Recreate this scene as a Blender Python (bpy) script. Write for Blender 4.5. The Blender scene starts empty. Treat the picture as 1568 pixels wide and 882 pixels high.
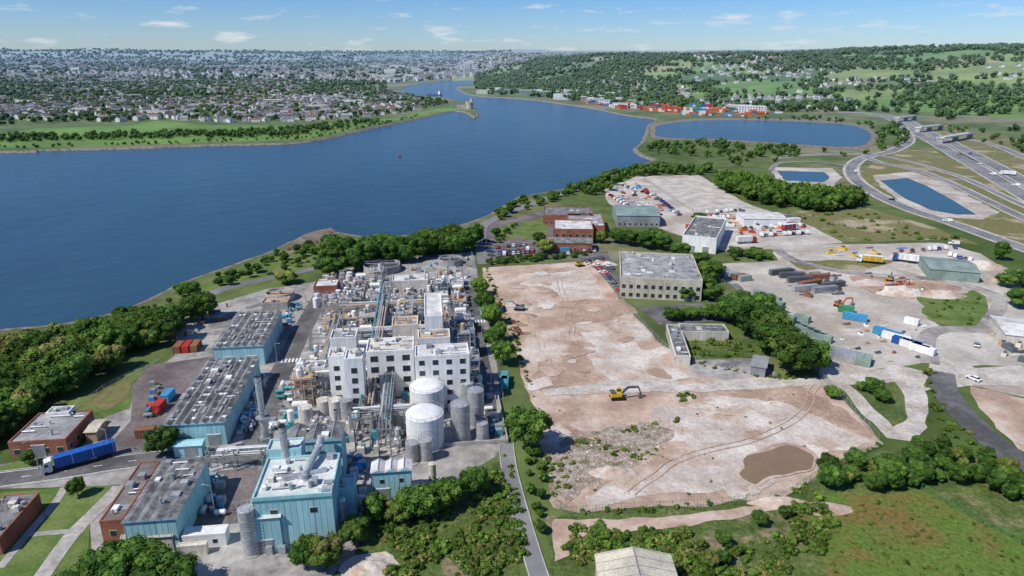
import bpy, bmesh, math, random
from mathutils import Vector, noise
from math import sin, cos, pi, radians, hypot, atan2, degrees, sqrt, floor
random.seed(11)
rng = random.Random(5)
U = rng.uniform
sc = bpy.context.scene
HC = 100.0
PIT = radians(18.86)
FOC = 1045.0
# ---------- survey: ground coordinates measured from the aerial photo (flat-ground photogrammetry)
def G(px, py, z=0.0):
    u = (px-784)/FOC; v = (441-py)/FOC
    Y = cos(PIT)+v*sin(PIT); Z = -sin(PIT)+v*cos(PIT)
    t = (z-HC)/Z
    return (u*t, Y*t)
SA = radians(7)
def toF(x, y, a): return (x*cos(a)+y*sin(a), -x*sin(a)+y*cos(a))
def frF(x, y, a): return (x*cos(a)-y*sin(a), x*sin(a)+y*cos(a))
def F(px, py, z=0, a=SA):
    return toF(*G(px, py, z), a)
# ---------- materials
HAZE_COL = (0.29, 0.385, 0.46, 1)
def mk(name, c, c2=None, rough=.85, var=.18, s1=.15, s2=2., s2a=.22, bump=0, metal=0, rnd=0, spec=.2, thr=(.38, .62), stretch=None, c3=None, s3=.02, thr3=(.52, .6), bs=None):
    m = bpy.data.materials.new(name); m.use_nodes = True
    nt = m.node_tree; N = nt.nodes; L = nt.links; b = N['Principled BSDF']
    geo = N.new('ShaderNodeNewGeometry'); vec = geo.outputs['Position']
    if stretch:
        mp = N.new('ShaderNodeMapping'); mp.inputs['Scale'].default_value = stretch
        L.new(vec, mp.inputs['Vector']); v1 = mp.outputs[0]
    else: v1 = vec
    def nz(s, v=v1, d=4):
        n = N.new('ShaderNodeTexNoise'); n.inputs['Scale'].default_value = s; n.inputs['Detail'].default_value = d
        n.inputs['Roughness'].default_value = .6
        L.new(v, n.inputs['Vector']); return n.outputs[0]
    def mr(i, a, b_, c_=0, d=1):
        n = N.new('ShaderNodeMapRange'); n.inputs[1].default_value = a; n.inputs[2].default_value = b_
        n.inputs[3].default_value = c_; n.inputs[4].default_value = d; L.new(i, n.inputs[0]); return n.outputs[0]
    def mix(f, A, B):
        n = N.new('ShaderNodeMix'); n.data_type = 'RGBA'
        L.new(f, n.inputs[0])
        for k, q in ((6, A), (7, B)):
            if isinstance(q, tuple): n.inputs[k].default_value = (q+(1,))[:4]
            else: L.new(q, n.inputs[k])
        return n.outputs[2]
    A = tuple(x*(1-var) for x in c); B = c2 if c2 else tuple(min(.9, x*(1+var)) for x in c)
    col = mix(mr(nz(s1), *thr), A, B)
    if c3: col = mix(mr(nz(s3, vec, 6), *thr3), col, c3)
    f = mr(nz(s2, v1, 3), .3, .7, 1-s2a, 1+s2a)
    if rnd:
        oi = N.new('ShaderNodeObjectInfo'); r = mr(oi.outputs['Random'], 0, 1, 1-rnd, 1+rnd)
        mu = N.new('ShaderNodeMath'); mu.operation = 'MULTIPLY'; L.new(f, mu.inputs[0]); L.new(r, mu.inputs[1]); f = mu.outputs[0]
    vs = N.new('ShaderNodeVectorMath'); vs.operation = 'SCALE'; L.new(col, vs.inputs[0]); L.new(f, vs.inputs['Scale'])
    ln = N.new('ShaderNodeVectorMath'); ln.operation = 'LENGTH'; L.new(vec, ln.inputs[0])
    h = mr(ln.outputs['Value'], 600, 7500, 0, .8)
    col = mix(h, vs.outputs[0], HAZE_COL)  # aerial haze painted into the base colour, stronger with distance from the origin
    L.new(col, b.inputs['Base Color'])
    b.inputs['Roughness'].default_value = rough; b.inputs['Metallic'].default_value = metal
    b.inputs['Specular IOR Level'].default_value = spec
    if bump:
        bp = N.new('ShaderNodeBump'); bp.inputs['Distance'].default_value = bump; bp.inputs['Strength'].default_value = .8
        L.new(nz(bs or s2, vec, 5), bp.inputs['Height']); L.new(bp.outputs[0], b.inputs['Normal'])
    return m
M = {}
def dm(k, *a, **kw): M[k] = mk(k, *a, **kw)
WS = (1, 1, .15)
dm('white', (.76, .76, .73), rough=.6, var=.08, s2=1.2, s2a=.12, stretch=WS)
dm('offwhite', (.60, .56, .48), rough=.7, var=.15, stretch=WS)
dm('cream', (.52, .48, .37), rough=.8)
dm('concrete', (.38, .36, .33), rough=.9, s2=.8)
dm('galv', (.44, .45, .45), rough=.5, metal=.4, s2=1.5)
dm('silver', (.56, .57, .57), rough=.4, metal=.6, var=.1, s2=1.)
dm('dsteel', (.10, .11, .12), rough=.6)
dm('msteel', (.26, .28, .29), rough=.6)
dm('rust', (.24, .11, .06), rough=.9)
dm('tan', (.42, .29, .18), rough=.9)
dm('teal', (.33, .57, .60), rough=.6, var=.1, s2=1, s2a=.12, stretch=WS)
dm('tealroof', (.52, .62, .60), c2=(.64, .66, .62), rough=.7, s1=.12)
dm('teald', (.07, .27, .31), rough=.6)
dm('brick', (.30, .12, .075), rough=.9, s2=3)
dm('roofgrey', (.27, .27, .27), c2=(.38, .38, .37), rough=.8, s1=.3)
dm('roofdark', (.12, .12, .12), c2=(.25, .25, .24), rough=.85, s1=.35)
dm('roofwhite', (.56, .55, .51), c2=(.68, .68, .65), rough=.8, s1=.2)
dm('roofgreen', (.20, .28, .26), rough=.7)
dm('roofbrown', (.16, .13, .115), c2=(.24, .21, .19), rough=.85)
dm('slate', (.13, .13, .145), rough=.7, rnd=.35)
dm('rooftile', (.17, .105, .08), rough=.85, rnd=.35)
dm('render', (.72, .69, .62), rough=.9, rnd=.15)
dm('glass', (.03, .04, .05), rough=.12, spec=.6)
dm('blue', (.02, .09, .32), rough=.45)
dm('lblue', (.06, .28, .50), rough=.5)
dm('red', (.42, .04, .03), rough=.5)
dm('orange', (.60, .15, .03), rough=.5)
dm('yellow', (.62, .40, .03), rough=.5)
dm('green', (.05, .22, .10), rough=.6)
dm('palegreen', (.22, .29, .25), rough=.6)
dm('black', (.02, .02, .022), rough=.6)
dm('carblack', (.03, .03, .035), rough=.25, spec=.5)
dm('cargrey', (.22, .23, .24), rough=.3, spec=.5, metal=.3)
dm('asphalt', (.10, .098, .096), c2=(.17, .165, .16), rough=.9, s1=.08, s2=.7, s2a=.18)
dm('mway', (.19, .19, .19), c2=(.25, .25, .245), rough=.9, s1=.03, s2=.3, s2a=.1)
dm('asphaltred', (.14, .115, .11), c2=(.20, .17, .16), rough=.9, s1=.1, s2=.9)
dm('yard', (.27, .25, .23), c2=(.40, .38, .35), rough=.92, s1=.07, s2=.5, c3=(.17, .16, .155), s3=.05, thr3=(.54, .60))
dm('paleyard', (.44, .40, .34), c2=(.54, .50, .44), rough=.95, s1=.04, s2=.5, s2a=.15, c3=(.36, .30, .24), s3=.03)
dm('track', (.46, .41, .35), c2=(.56, .52, .46), rough=.95, s1=.12, s2=.8)
dm('mark', (.75, .75, .72), rough=.7)
dm('kerb', (.42, .41, .38), rough=.9)
dm('dirt', (.43, .30, .22), c2=(.53, .40, .31), rough=.95, s1=.07, s2=.6, s2a=.12, bump=.5, c3=(.58, .51, .44), s3=.035, thr3=(.5, .66), bs=.4)
dm('dirtb', (.37, .255, .185), c2=(.46, .335, .25), rough=.95, s1=.09, s2=.8, bump=.5, bs=.6)
dm('dirtp', (.53, .45, .375), c2=(.64, .58, .51), rough=.95, s1=.08, s2=.8, s2a=.15, bump=.5, c3=(.46, .35, .27), s3=.06, bs=.6)
dm('rubble', (.36, .27, .195), c2=(.48, .42, .35), rough=.95, s1=.5, s2=2.0, s2a=.3, bump=.8, c3=(.17, .17, .08), s3=.12, thr3=(.54, .62))
dm('puddle', (.23, .16, .09), rough=.07, spec=.5, var=.05, s2a=.03, s2=.3)
dm('grass', (.07, .115, .028), c2=(.12, .15, .045), rough=.95, s1=.08, s2=.9, s2a=.3, bump=.4, c3=(.20, .175, .08), s3=.03, thr3=(.56, .68))
dm('lawn', (.10, .17, .035), c2=(.15, .20, .06), rough=.95, s1=.12, s2=1.2, s2a=.2, c3=(.19, .19, .08), s3=.09, thr3=(.55, .7))
dm('drygrass', (.22, .19, .08), c2=(.14, .16, .055), rough=.95, s1=.06, s2=.5, s2a=.25, c3=(.36, .30, .20), s3=.03, thr3=(.54, .62))
dm('meadow', (.22, .16, .05), c2=(.11, .17, .03), rough=.95, s1=.05, s2=1., s2a=.3, bump=.5, bs=1.2, thr=(.38, .52))
dm('scrub', (.075, .12, .028), c2=(.13, .165, .045), rough=.95, s1=.12, s2=1., s2a=.4, bump=.6, c3=(.24, .19, .12), s3=.06, thr3=(.55, .63))
dm('land', (.08, .125, .03), c2=(.12, .16, .05), rough=.95, s1=.01, s2=.06, s2a=.3, c3=(.20, .19, .11), s3=.004, thr3=(.52, .6))
dm('cityground', (.09, .14, .05), c2=(.16, .18, .11), rough=.95, s1=.012, s2=.05, s2a=.3)
dm('field1', (.12, .22, .04), rough=.95, s1=.01, s2=.1, s2a=.12)
dm('field2', (.20, .26, .07), rough=.95, s1=.01, s2=.1, s2a=.12)
dm('field3', (.06, .12, .03), rough=.95, s1=.02, s2=.1)
dm('field4', (.31, .28, .14), rough=.95, s1=.01, s2=.1)
dm('rock', (.16, .14, .11), c2=(.27, .24, .19), rough=.95, s1=.2, s2=1.5, bump=.6)
dm('mud', (.15, .12, .09), c2=(.24, .20, .15), rough=.8, s1=.1)
dm('bark', (.08, .06, .045), rough=.95)
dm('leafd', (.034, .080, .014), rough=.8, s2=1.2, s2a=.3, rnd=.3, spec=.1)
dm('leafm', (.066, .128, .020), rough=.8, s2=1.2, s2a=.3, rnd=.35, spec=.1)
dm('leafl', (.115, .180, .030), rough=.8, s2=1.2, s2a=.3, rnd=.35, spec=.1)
dm('leafo', (.19, .185, .055), rough=.8, s2=1.2, s2a=.3, rnd=.3, spec=.1)

def water(name, c, c2):
    m = mk(name, c, c2=c2, rough=.24, s1=.004, s2=.015, s2a=.10, thr=(.3, .7), spec=.24, stretch=(1, .35, 1))
    nt = m.node_tree; N = nt.nodes; L = nt.links; b = N['Principled BSDF']
    geo = N.new('ShaderNodeNewGeometry')
    h = None
    for s, w in ((.35, .35), (.06, .8)):
        n = N.new('ShaderNodeTexNoise'); n.inputs['Scale'].default_value = s; n.inputs['Detail'].default_value = 5
        L.new(geo.outputs['Position'], n.inputs['Vector'])
        bp = N.new('ShaderNodeBump'); bp.inputs['Distance'].default_value = w; bp.inputs['Strength'].default_value = .5
        L.new(n.outputs[0], bp.inputs['Height'])
        if h: L.new(h, bp.inputs['Normal'])
        h = bp.outputs[0]
    L.new(h, b.inputs['Normal'])
    return m
M['water'] = water('water', (.016, .048, .070), (.026, .070, .100))
M['pond'] = water('pond', (.022, .065, .085), (.03, .08, .10))

# ---------- mesh builder
class MB:
    def __init__(s): s.v = []; s.f = []; s.m = []; s.s = []; s.k = []
    def mi(s, k):
        if k not in s.k: s.k.append(k)
        return s.k.index(k)
    def add(s, vs, fs, k, sm=False):
        o = len(s.v); s.v += vs; i = s.mi(k)
        for f in fs: s.f.append([a+o for a in f]); s.m.append(i); s.s.append(sm)
    def ab(s, x0, x1, y0, y1, z0, z1, k, top=None):
        vs = [(x0, y0, z0), (x1, y0, z0), (x1, y1, z0), (x0, y1, z0), (x0, y0, z1), (x1, y0, z1), (x1, y1, z1), (x0, y1, z1)]
        s.add(vs, [(3, 2, 1, 0), (0, 1, 5, 4), (1, 2, 6, 5), (2, 3, 7, 6), (3, 0, 4, 7)], k)
        s.add(vs[4:], [(0, 1, 2, 3)], top or k)
    def box(s, x, y, z, sx, sy, sz, k, rot=0, tx=1, ty=1):
        vs = []
        for zz, a, b in ((z, 1, 1), (z+sz, tx, ty)):
            for dx, dy in ((-1, -1), (1, -1), (1, 1), (-1, 1)):
                px, py = dx*sx/2*a, dy*sy/2*b
                vs.append((x+px*cos(rot)-py*sin(rot), y+px*sin(rot)+py*cos(rot), zz))
        s.add(vs, [(3, 2, 1, 0), (0, 1, 5, 4), (1, 2, 6, 5), (2, 3, 7, 6), (3, 0, 4, 7), (4, 5, 6, 7)], k)
    def cyl(s, x, y, z, r, h, k, n=14, r2=None, dome=0, topk=None):
        r2 = r if r2 is None else r2
        A = [(x+r*cos(2*pi*i/n), y+r*sin(2*pi*i/n), z) for i in range(n)]
        B = [(x+r2*cos(2*pi*i/n), y+r2*sin(2*pi*i/n), z+h) for i in range(n)]
        s.add(A+B, [(i, (i+1) % n, n+(i+1) % n, n+i) for i in range(n)], k, True)
        tk = topk or k
        if dome:
            st = 3
            vs = list(B)
            for j in range(1, st):
                a = pi/2*j/st
                vs += [(x+r2*cos(a)*cos(2*pi*i/n), y+r2*cos(a)*sin(2*pi*i/n), z+h+dome*sin(a)) for i in range(n)]
            vs.append((x, y, z+h+dome)); fs = []
            for j in range(st-1):
                fs += [(j*n+i, j*n+(i+1) % n, (j+1)*n+(i+1) % n, (j+1)*n+i) for i in range(n)]
            fs += [((st-1)*n+i, (st-1)*n+(i+1) % n, st*n) for i in range(n)]
            s.add(vs, fs, tk, True)
        else: s.add(B, [tuple(range(n))], tk)
    def tube(s, p, q, r, k, n=6, r2=None, cap=True):
        p = Vector(p); q = Vector(q); d = (q-p)
        if d.length < 1e-4: return
        d.normalize(); a = d.orthogonal().normalized(); b = d.cross(a); r2 = r if r2 is None else r2
        A = [tuple(p+(a*cos(2*pi*i/n)+b*sin(2*pi*i/n))*r) for i in range(n)]
        B = [tuple(q+(a*cos(2*pi*i/n)+b*sin(2*pi*i/n))*r2) for i in range(n)]
        s.add(A+B, [(i, (i+1) % n, n+(i+1) % n, n+i) for i in range(n)], k, True)
        if cap: s.add(A, [tuple(range(n))[::-1]], k); s.add(B, [tuple(range(n))], k)
    def mesh(s, name, off=(0, 0, 0)):
        me = bpy.data.meshes.new(name)
        me.from_pydata([(a-off[0], b-off[1], c-off[2]) for a, b, c in s.v], [], s.f)
        for k in s.k: me.materials.append(M[k])
        me.polygons.foreach_set('material_index', s.m); me.polygons.foreach_set('use_smooth', s.s)
        me.update(); return me
    def obj(s, name, a=SA):
        if not s.v: return None
        xs = [v[0] for v in s.v]; ys = [v[1] for v in s.v]
        ox, oy = (min(xs)+max(xs))/2, (min(ys)+max(ys))/2
        o = bpy.data.objects.new(name, s.mesh(name, (ox, oy, 0)))
        wx, wy = frF(ox, oy, a); o.location = (wx, wy, 0); o.rotation_euler = (0, 0, a)
        sc.collection.objects.link(o); return o
def place(name, me, x, y, z=0, rot=0, s=1):
    o = bpy.data.objects.new(name, me); o.location = (x, y, z); o.rotation_euler = (0, 0, rot)
    o.scale = (s, s, s) if not isinstance(s, tuple) else s
    sc.collection.objects.link(o); return o

# ---------- polygons
def inside(x, y, P):
    c = False; j = len(P)-1
    for i in range(len(P)):
        xi, yi = P[i]; xj, yj = P[j]
        if (yi > y) != (yj > y) and x < (xj-xi)*(y-yi)/(yj-yi)+xi: c = not c
        j = i
    return c
def W(pts): return [G(*p) for p in pts]
def catmull(P, n=5, closed=False):
    out = []; L = len(P)
    rngi = range(L if closed else L-1)
    for i in rngi:
        p0 = P[(i-1) % L] if closed or i > 0 else P[0]; p1 = P[i]; p2 = P[(i+1) % L]; p3 = P[(i+2) % L] if closed or i+2 < L else P[-1]
        for j in range(n):
            t = j/n
            out.append(tuple(.5*((2*p1[k])+(-p0[k]+p2[k])*t+(2*p0[k]-5*p1[k]+4*p2[k]-p3[k])*t*t+(-p0[k]+3*p1[k]-3*p2[k]+p3[k])*t**3) for k in (0, 1)))
    if not closed: out.append(P[-1])
    return out
def roughen(P, step, amp):
    out = []
    for i in range(len(P)):
        a = P[i]; b = P[(i+1) % len(P)]; d = hypot(b[0]-a[0], b[1]-a[1]); n = max(1, min(60, int(d/step)))
        for j in range(n):
            t = j/n; x = a[0]+(b[0]-a[0])*t; y = a[1]+(b[1]-a[1])*t
            v = noise.noise_vector(Vector((x/step/2.5, y/step/2.5, 3)))
            out.append((x+v.x*amp, y+v.y*amp))
    return out
PC = [0]
def patch(name, pts, z, k, step=3, amp=1.0, smooth=False, world=False):
    PC[0] += 1; z += .0035*(PC[0] % 8)
    P = pts if world else W(pts)
    if smooth: P = catmull(P, 5, True)
    if amp: P = roughen(P, step, amp)
    mb = MB(); mb.add([(x, y, z) for x, y in P], [tuple(range(len(P)))], k)
    me = mb.mesh(name)
    o = place(name, me, 0, 0)
    bm = bmesh.new(); bm.from_mesh(me); bmesh.ops.triangulate(bm, faces=bm.faces[:])
    for f in bm.faces:
        if f.normal.z < 0: f.normal_flip()
    bm.to_mesh(me); bm.free(); return o
def offs(P, d):
    out = []
    for i in range(len(P)):
        a = P[max(0, i-1)]; b = P[min(len(P)-1, i+1)]; l = hypot(b[0]-a[0], b[1]-a[1]) or 1
        out.append((P[i][0]-(b[1]-a[1])/l*d, P[i][1]+(b[0]-a[0])/l*d))
    return out
def strip(mb, P, d0, d1, z, k):
    A = offs(P, d0); B = offs(P, d1); n = len(P)
    mb.add([(x, y, z) for x, y in A]+[(x, y, z) for x, y in B], [(i, i+1, n+i+1, n+i) for i in range(n-1)], k)
def resample(P, step):
    out = [P[0]]; acc = 0
    for i in range(len(P)-1):
        a, b = P[i], P[i+1]; d = hypot(b[0]-a[0], b[1]-a[1]); t = step-acc
        while t < d:
            out.append((a[0]+(b[0]-a[0])*t/d, a[1]+(b[1]-a[1])*t/d)); t += step
        acc = d-(t-step)
    return out
def road(name, pts, w, z=.12, k='asphalt', dash=True, edge=True, kerb=False, lanes=None, world=False, verge=0):
    P = pts if world else W(pts)
    P = resample(catmull(P, 10), 2.0 if w < 12 else 4)
    mb = MB(); strip(mb, P, -w/2, w/2, z, k)
    if verge:
        strip(mb, P, -w/2-verge, w/2+verge, z-.03, 'paleyard')
    if edge:
        for s in (-1, 1): strip(mb, P, s*(w/2-.45)-.1, s*(w/2-.45)+.1, z+.02, 'mark')
    if dash:
        for off in (lanes or [0]):
            for i in range(0, len(P)-2, 4):
                strip(mb, P[i:i+2], off-.1, off+.1, z+.02, 'mark')
    if kerb:
        for s in (-1, 1):
            A = offs(P, s*w/2); B = offs(P, s*(w/2+.25)); n = len(P)
            vs = [(x, y, z+.12) for x, y in A]+[(x, y, z+.12) for x, y in B]+[(x, y, -.1) for x, y in A]+[(x, y, -.1) for x, y in B]
            mb.add(vs, [(i, i+1, n+i+1, n+i) for i in range(n-1)]+[(i, 2*n+i, 2*n+i+1, i+1) for i in range(n-1)]+[(n+i, 3*n+i, 3*n+i+1, n+i+1) for i in range(n-1)], 'kerb')
    return mb.obj(name, 0)
def fence(name, pts, h=2.2, k='galv', step=3, mesh=True):
    P = resample(W(pts), step); mb = MB()
    for x, y in P: mb.box(x, y, 0, .1, .1, h, k)
    for i in range(len(P)-1):
        for z in (.3, h-.1):
            mb.tube((*P[i], z), (*P[i+1], z), .035, k, 3, cap=False)
        for j in range(1, 4):
            x = P[i][0]+(P[i+1][0]-P[i][0])*j/4; y = P[i][1]+(P[i+1][1]-P[i][1])*j/4
            mb.box(x, y, .1, .04, .04, h-.2, k)
    return mb.obj(name, 0)

# ---------- land with shoreline (one sheet, the estuary is an inlet)
shore = [(-2500, 240), (-600, 236), (0, 232), (60, 229), (200, 226), (300, 222), (400, 220), (470, 216), (530, 204), (580, 193), (640, 181), (690, 170), (715, 172), (728, 180), (730, 172), (720, 160), (695, 153), (672, 149), (650, 147), (625, 143), (612, 137), (628, 131), (655, 127), (690, 123), (712, 118), (705, 113),
 (722, 117), (724, 126), (702, 133), (712, 142), (735, 147), (800, 151), (850, 157), (905, 165), (960, 176), (1004, 182), (995, 190), (990, 205), (984, 218), (973, 228), (985, 238), (1002, 244), (985, 251), (960, 258), (930, 266), (890, 280), (850, 292), (800, 300), (780, 310), (745, 330), (700, 345), (640, 358), (560, 362), (515, 355), (500, 351), (475, 357), (440, 372), (400, 390), (350, 407), (300, 425), (265, 440), (225, 458), (180, 477), (120, 492), (60, 499), (0, 505), (-150, 520), (-600, 560)]
SH = catmull(W(shore), 6)
SH2 = []
for i in range(len(SH)-1):
    a, b = SH[i], SH[i+1]; d = hypot(b[0]-a[0], b[1]-a[1]); n = max(1, min(8, int(d/6)))
    for j in range(n):
        t = j/n; x = a[0]+(b[0]-a[0])*t; y = a[1]+(b[1]-a[1])*t
        v = noise.noise_vector(Vector((x/14, y/14, 1))); am = 1.6
        SH2.append((x+v.x*am, y+v.y*am))
SH2.append(SH[-1])
outer = [(-30000, 60), (-30000, -4000), (30000, -4000), (30000, 40000), (-30000, 40000), (-30000, 1200)]
mb = MB(); allp = SH2+outer
mb.add([(x, y, 0) for x, y in allp], [tuple(range(len(allp)))], 'land')
me = mb.mesh('ground'); bm = bmesh.new(); bm.from_mesh(me); bmesh.ops.triangulate(bm, faces=bm.faces[:])
for f in bm.faces:
    if f.normal.z < 0: f.normal_flip()
bm.to_mesh(me); bm.free(); place('ground', me, 0, 0)
def landq(x, y): return inside(x, y, allp)
tst = offs(SH2, 6.0)
if sum(landq(*tst[i]) for i in range(0, len(tst), 9)) > len(tst)/18: sgn = -1
else: sgn = 1
mb = MB(); n = len(SH2)
R1 = offs(SH2, sgn*1.5); R2 = offs(SH2, sgn*6); Ri = offs(SH2, -sgn*2.2)
mb.add([(x, y, .1) for x, y in Ri]+[(x, y, .12) for x, y in SH2]+[(x, y, -.8) for x, y in R1]+[(x, y, -3.2) for x, y in R2],
       [(k*n+i, k*n+i+1, (k+1)*n+i+1, (k+1)*n+i) for k in range(3) for i in range(n-1)], 'rock')
mb.obj('shoreline_rocks', 0)
mb = MB(); mb.add([(-40000, -3000, -1.6), (40000, -3000, -1.6), (40000, 40000, -1.6), (-40000, 40000, -1.6)], [(0, 1, 2, 3)], 'water')
mb.obj('estuary_water', 0)

# ---------- hills
def ss(a, b, x):
    t = max(0, min(1, (x-a)/(b-a))); return t*t*(3-2*t)
def hraw(x, y):
    d = hypot(x, y); az = degrees(atan2(x, y))
    if y < 300: return 0
    nz = noise.fractal(Vector((x/900, y/900, .3)), 1, 2, 4)
    nf = noise.fractal(Vector((x/260, y/260, 2.3)), 1, 2, 3)
    d0 = 1250+max(0, 36-az)*14+max(0, 9-az)*105
    wN = ss(-4.5, -.5, az)
    hN = (95+28*ss(16, 34, az)+nz*13)*ss(0, 1, (d-d0)/1700)*(1+.07*nf)
    hS = (22*ss(2600, 4500, d)+(122+nz*34)*ss(4800, 10500, d))+nf*4*ss(2000, 3500, d)
    hf = (60+nz*25)*ss(6500, 11000, d)
    return max(0, wN*hN+(1-wN)*hS+hf*wN)
def hz(x, y): return max(0, hraw(x, y)-4)
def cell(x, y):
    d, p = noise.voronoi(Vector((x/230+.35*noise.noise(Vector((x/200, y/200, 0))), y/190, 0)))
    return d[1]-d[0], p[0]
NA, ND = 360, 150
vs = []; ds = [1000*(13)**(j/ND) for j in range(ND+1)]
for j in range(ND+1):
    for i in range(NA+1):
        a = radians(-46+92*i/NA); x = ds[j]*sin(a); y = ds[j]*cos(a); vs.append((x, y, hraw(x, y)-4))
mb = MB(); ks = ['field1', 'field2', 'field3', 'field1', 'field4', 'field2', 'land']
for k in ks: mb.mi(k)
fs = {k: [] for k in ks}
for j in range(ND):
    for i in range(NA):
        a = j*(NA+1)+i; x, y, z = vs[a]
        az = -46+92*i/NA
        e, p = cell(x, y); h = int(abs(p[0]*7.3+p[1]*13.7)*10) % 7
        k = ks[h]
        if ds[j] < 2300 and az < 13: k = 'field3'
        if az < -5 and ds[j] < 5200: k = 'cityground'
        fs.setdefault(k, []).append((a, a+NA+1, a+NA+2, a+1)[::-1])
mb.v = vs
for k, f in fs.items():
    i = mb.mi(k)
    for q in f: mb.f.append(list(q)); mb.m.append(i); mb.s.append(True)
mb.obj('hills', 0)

# ---------- trees
bm = bmesh.new(); bmesh.ops.create_icosphere(bm, subdivisions=2, radius=1); IV = [v.co.copy() for v in bm.verts]; IF = [tuple(v.index for v in f.verts) for f in bm.faces]; bm.free()
bm = bmesh.new(); bmesh.ops.create_icosphere(bm, subdivisions=1, radius=1); JV = [v.co.copy() for v in bm.verts]; JF = [tuple(v.index for v in f.verts) for f in bm.faces]; bm.free()
def rv(r):
    while True:
        v = Vector((r.uniform(-1, 1), r.uniform(-1, 1), r.uniform(-1, 1)))
        if .01 < v.length < 1: return v.normalized()
def tree_mesh(name, seed, h, r, nc, cards, cs, fine=True, trunk=True, pal=('leafd', 'leafm', 'leafl'), low=.3, crs=(.26, .42)):
    q = random.Random(seed); mb = MB()
    VV, FF = (IV, IF) if fine else (JV, JF)
    zc = h*(low+1)/2; hv = h*(1-low)/2
    if trunk:
        mb.tube((0, 0, -.2), (h*.02, 0, h*low*1.1), h*.032, 'bark', 7, h*.022); mb.tube((h*.02, 0, h*low*1.1), (0, h*.02, zc), h*.022, 'bark', 6, h*.012)
    for i in range(nc):
        d = rv(q); rr = q.uniform(.45, .86)
        if not trunk: d.z = abs(d.z)
        c = Vector((d.x*r*rr, d.y*r*rr, (zc if trunk else h*.15)+d.z*(hv if trunk else h*.8)*rr*.95))
        cr = r*q.uniform(*crs)
        if trunk and i % 3 == 0: mb.tube((0, 0, h*low*q.uniform(.8, 1.4)), tuple(c), h*.012, 'bark', 4, h*.004, cap=False)
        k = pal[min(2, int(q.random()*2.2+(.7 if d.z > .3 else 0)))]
        sd = q.uniform(0, 50)
        vs = []
        for v in VV:
            n = noise.noise(v*2.2+Vector((sd, 0, 0)))
            vs.append(tuple(c+Vector((v.x, v.y, v.z*.85))*cr*(.86+.5*n)))
        mb.add(vs, FF, k, False)
        for j in range(cards):
            e = rv(q); p = c+Vector((e.x, e.y, e.z*.85))*cr*q.uniform(.85, 1.22)
            nn = (e+rv(q)*.8).normalized(); a = nn.orthogonal().normalized(); b = nn.cross(a); s = cs*q.uniform(.5, 1.3)
            kk = k if q.random() < .6 else pal[q.randrange(3)]
            mb.add([tuple(p+a*s), tuple(p+b*s*.8), tuple(p-a*s*.9), tuple(p-b*s)], [(0, 1, 2, 3)], kk)
    return mb.mesh(name)
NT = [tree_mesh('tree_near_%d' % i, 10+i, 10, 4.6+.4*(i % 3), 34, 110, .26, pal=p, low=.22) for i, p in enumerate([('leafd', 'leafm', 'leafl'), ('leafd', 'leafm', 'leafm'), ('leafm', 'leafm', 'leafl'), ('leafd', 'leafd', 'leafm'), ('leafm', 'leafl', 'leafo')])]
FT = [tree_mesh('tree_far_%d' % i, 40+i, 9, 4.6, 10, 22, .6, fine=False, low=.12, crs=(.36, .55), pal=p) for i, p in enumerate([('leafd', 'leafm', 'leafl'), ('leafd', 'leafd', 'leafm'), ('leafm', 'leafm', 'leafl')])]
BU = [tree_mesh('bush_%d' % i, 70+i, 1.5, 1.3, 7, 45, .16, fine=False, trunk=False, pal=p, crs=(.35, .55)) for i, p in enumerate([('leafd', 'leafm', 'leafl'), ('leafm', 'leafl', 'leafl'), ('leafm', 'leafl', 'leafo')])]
def T(px, py, h, r, v=None, name='deciduous_tree'):
    x, y = G(px, py); v = rng.randrange(4) if v is None else v
    place(name, NT[v], x, y, 0, U(0, 6.28), (r/4.9, r/4.9, h/10))
def instancer(name, meshes, pts, cname='tree'):
    for vi, me in enumerate(meshes):
        vs = []; fs = []
        for i, (x, y, z, r, s, v) in enumerate(pts):
            if v != vi: continue
            o = len(vs); hh = s*.70710678
            for k in range(4):
                a = r+pi/4+k*pi/2; vs.append((x+hh*cos(a), y+hh*sin(a), z))
            fs.append((o, o+1, o+2, o+3))
        if not fs: continue
        m = bpy.data.meshes.new(name); m.from_pydata(vs, [], fs)
        p = bpy.data.objects.new(name, m); sc.collection.objects.link(p)
        p.instance_type = 'FACES'; p.use_instance_faces_scale = True; p.instance_faces_scale = 1
        p.show_instancer_for_render = False; p.show_instancer_for_viewport = False
        c = bpy.data.objects.new(cname, me); sc.collection.objects.link(c); c.parent = p
def spread(P, sp, jit=.5):
    x0 = min(p[0] for p in P); x1 = max(p[0] for p in P); y0 = min(p[1] for p in P); y1 = max(p[1] for p in P)
    out = []
    nx = int((x1-x0)/sp)+1; ny = int((y1-y0)/sp)+1
    for i in range(nx):
        for j in range(ny):
            x = x0+(i+.5+U(-jit, jit))*sp; y = y0+(j+.5+U(-jit, jit))*sp
            if inside(x, y, P): out.append((x, y))
    return out
def wood(name, poly, sp, s0, s1, meshes=None, keep=1, mask=None, z=None):
    meshes = meshes or FT; P = W(poly)
    pts = []
    for x, y in spread(P, sp):
        if rng.random() > keep: continue
        if mask and not mask(x, y): continue
        pts.append((x, y, hz(x, y) if z is None else z, U(0, 6.28), U(s0, s1), rng.randrange(len(meshes))))
    instancer(name, meshes, pts); return pts
def clumpy(sc_, t, sd=0):
    return lambda x, y: noise.noise(Vector((x/sc_, y/sc_, sd))) > t
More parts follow.
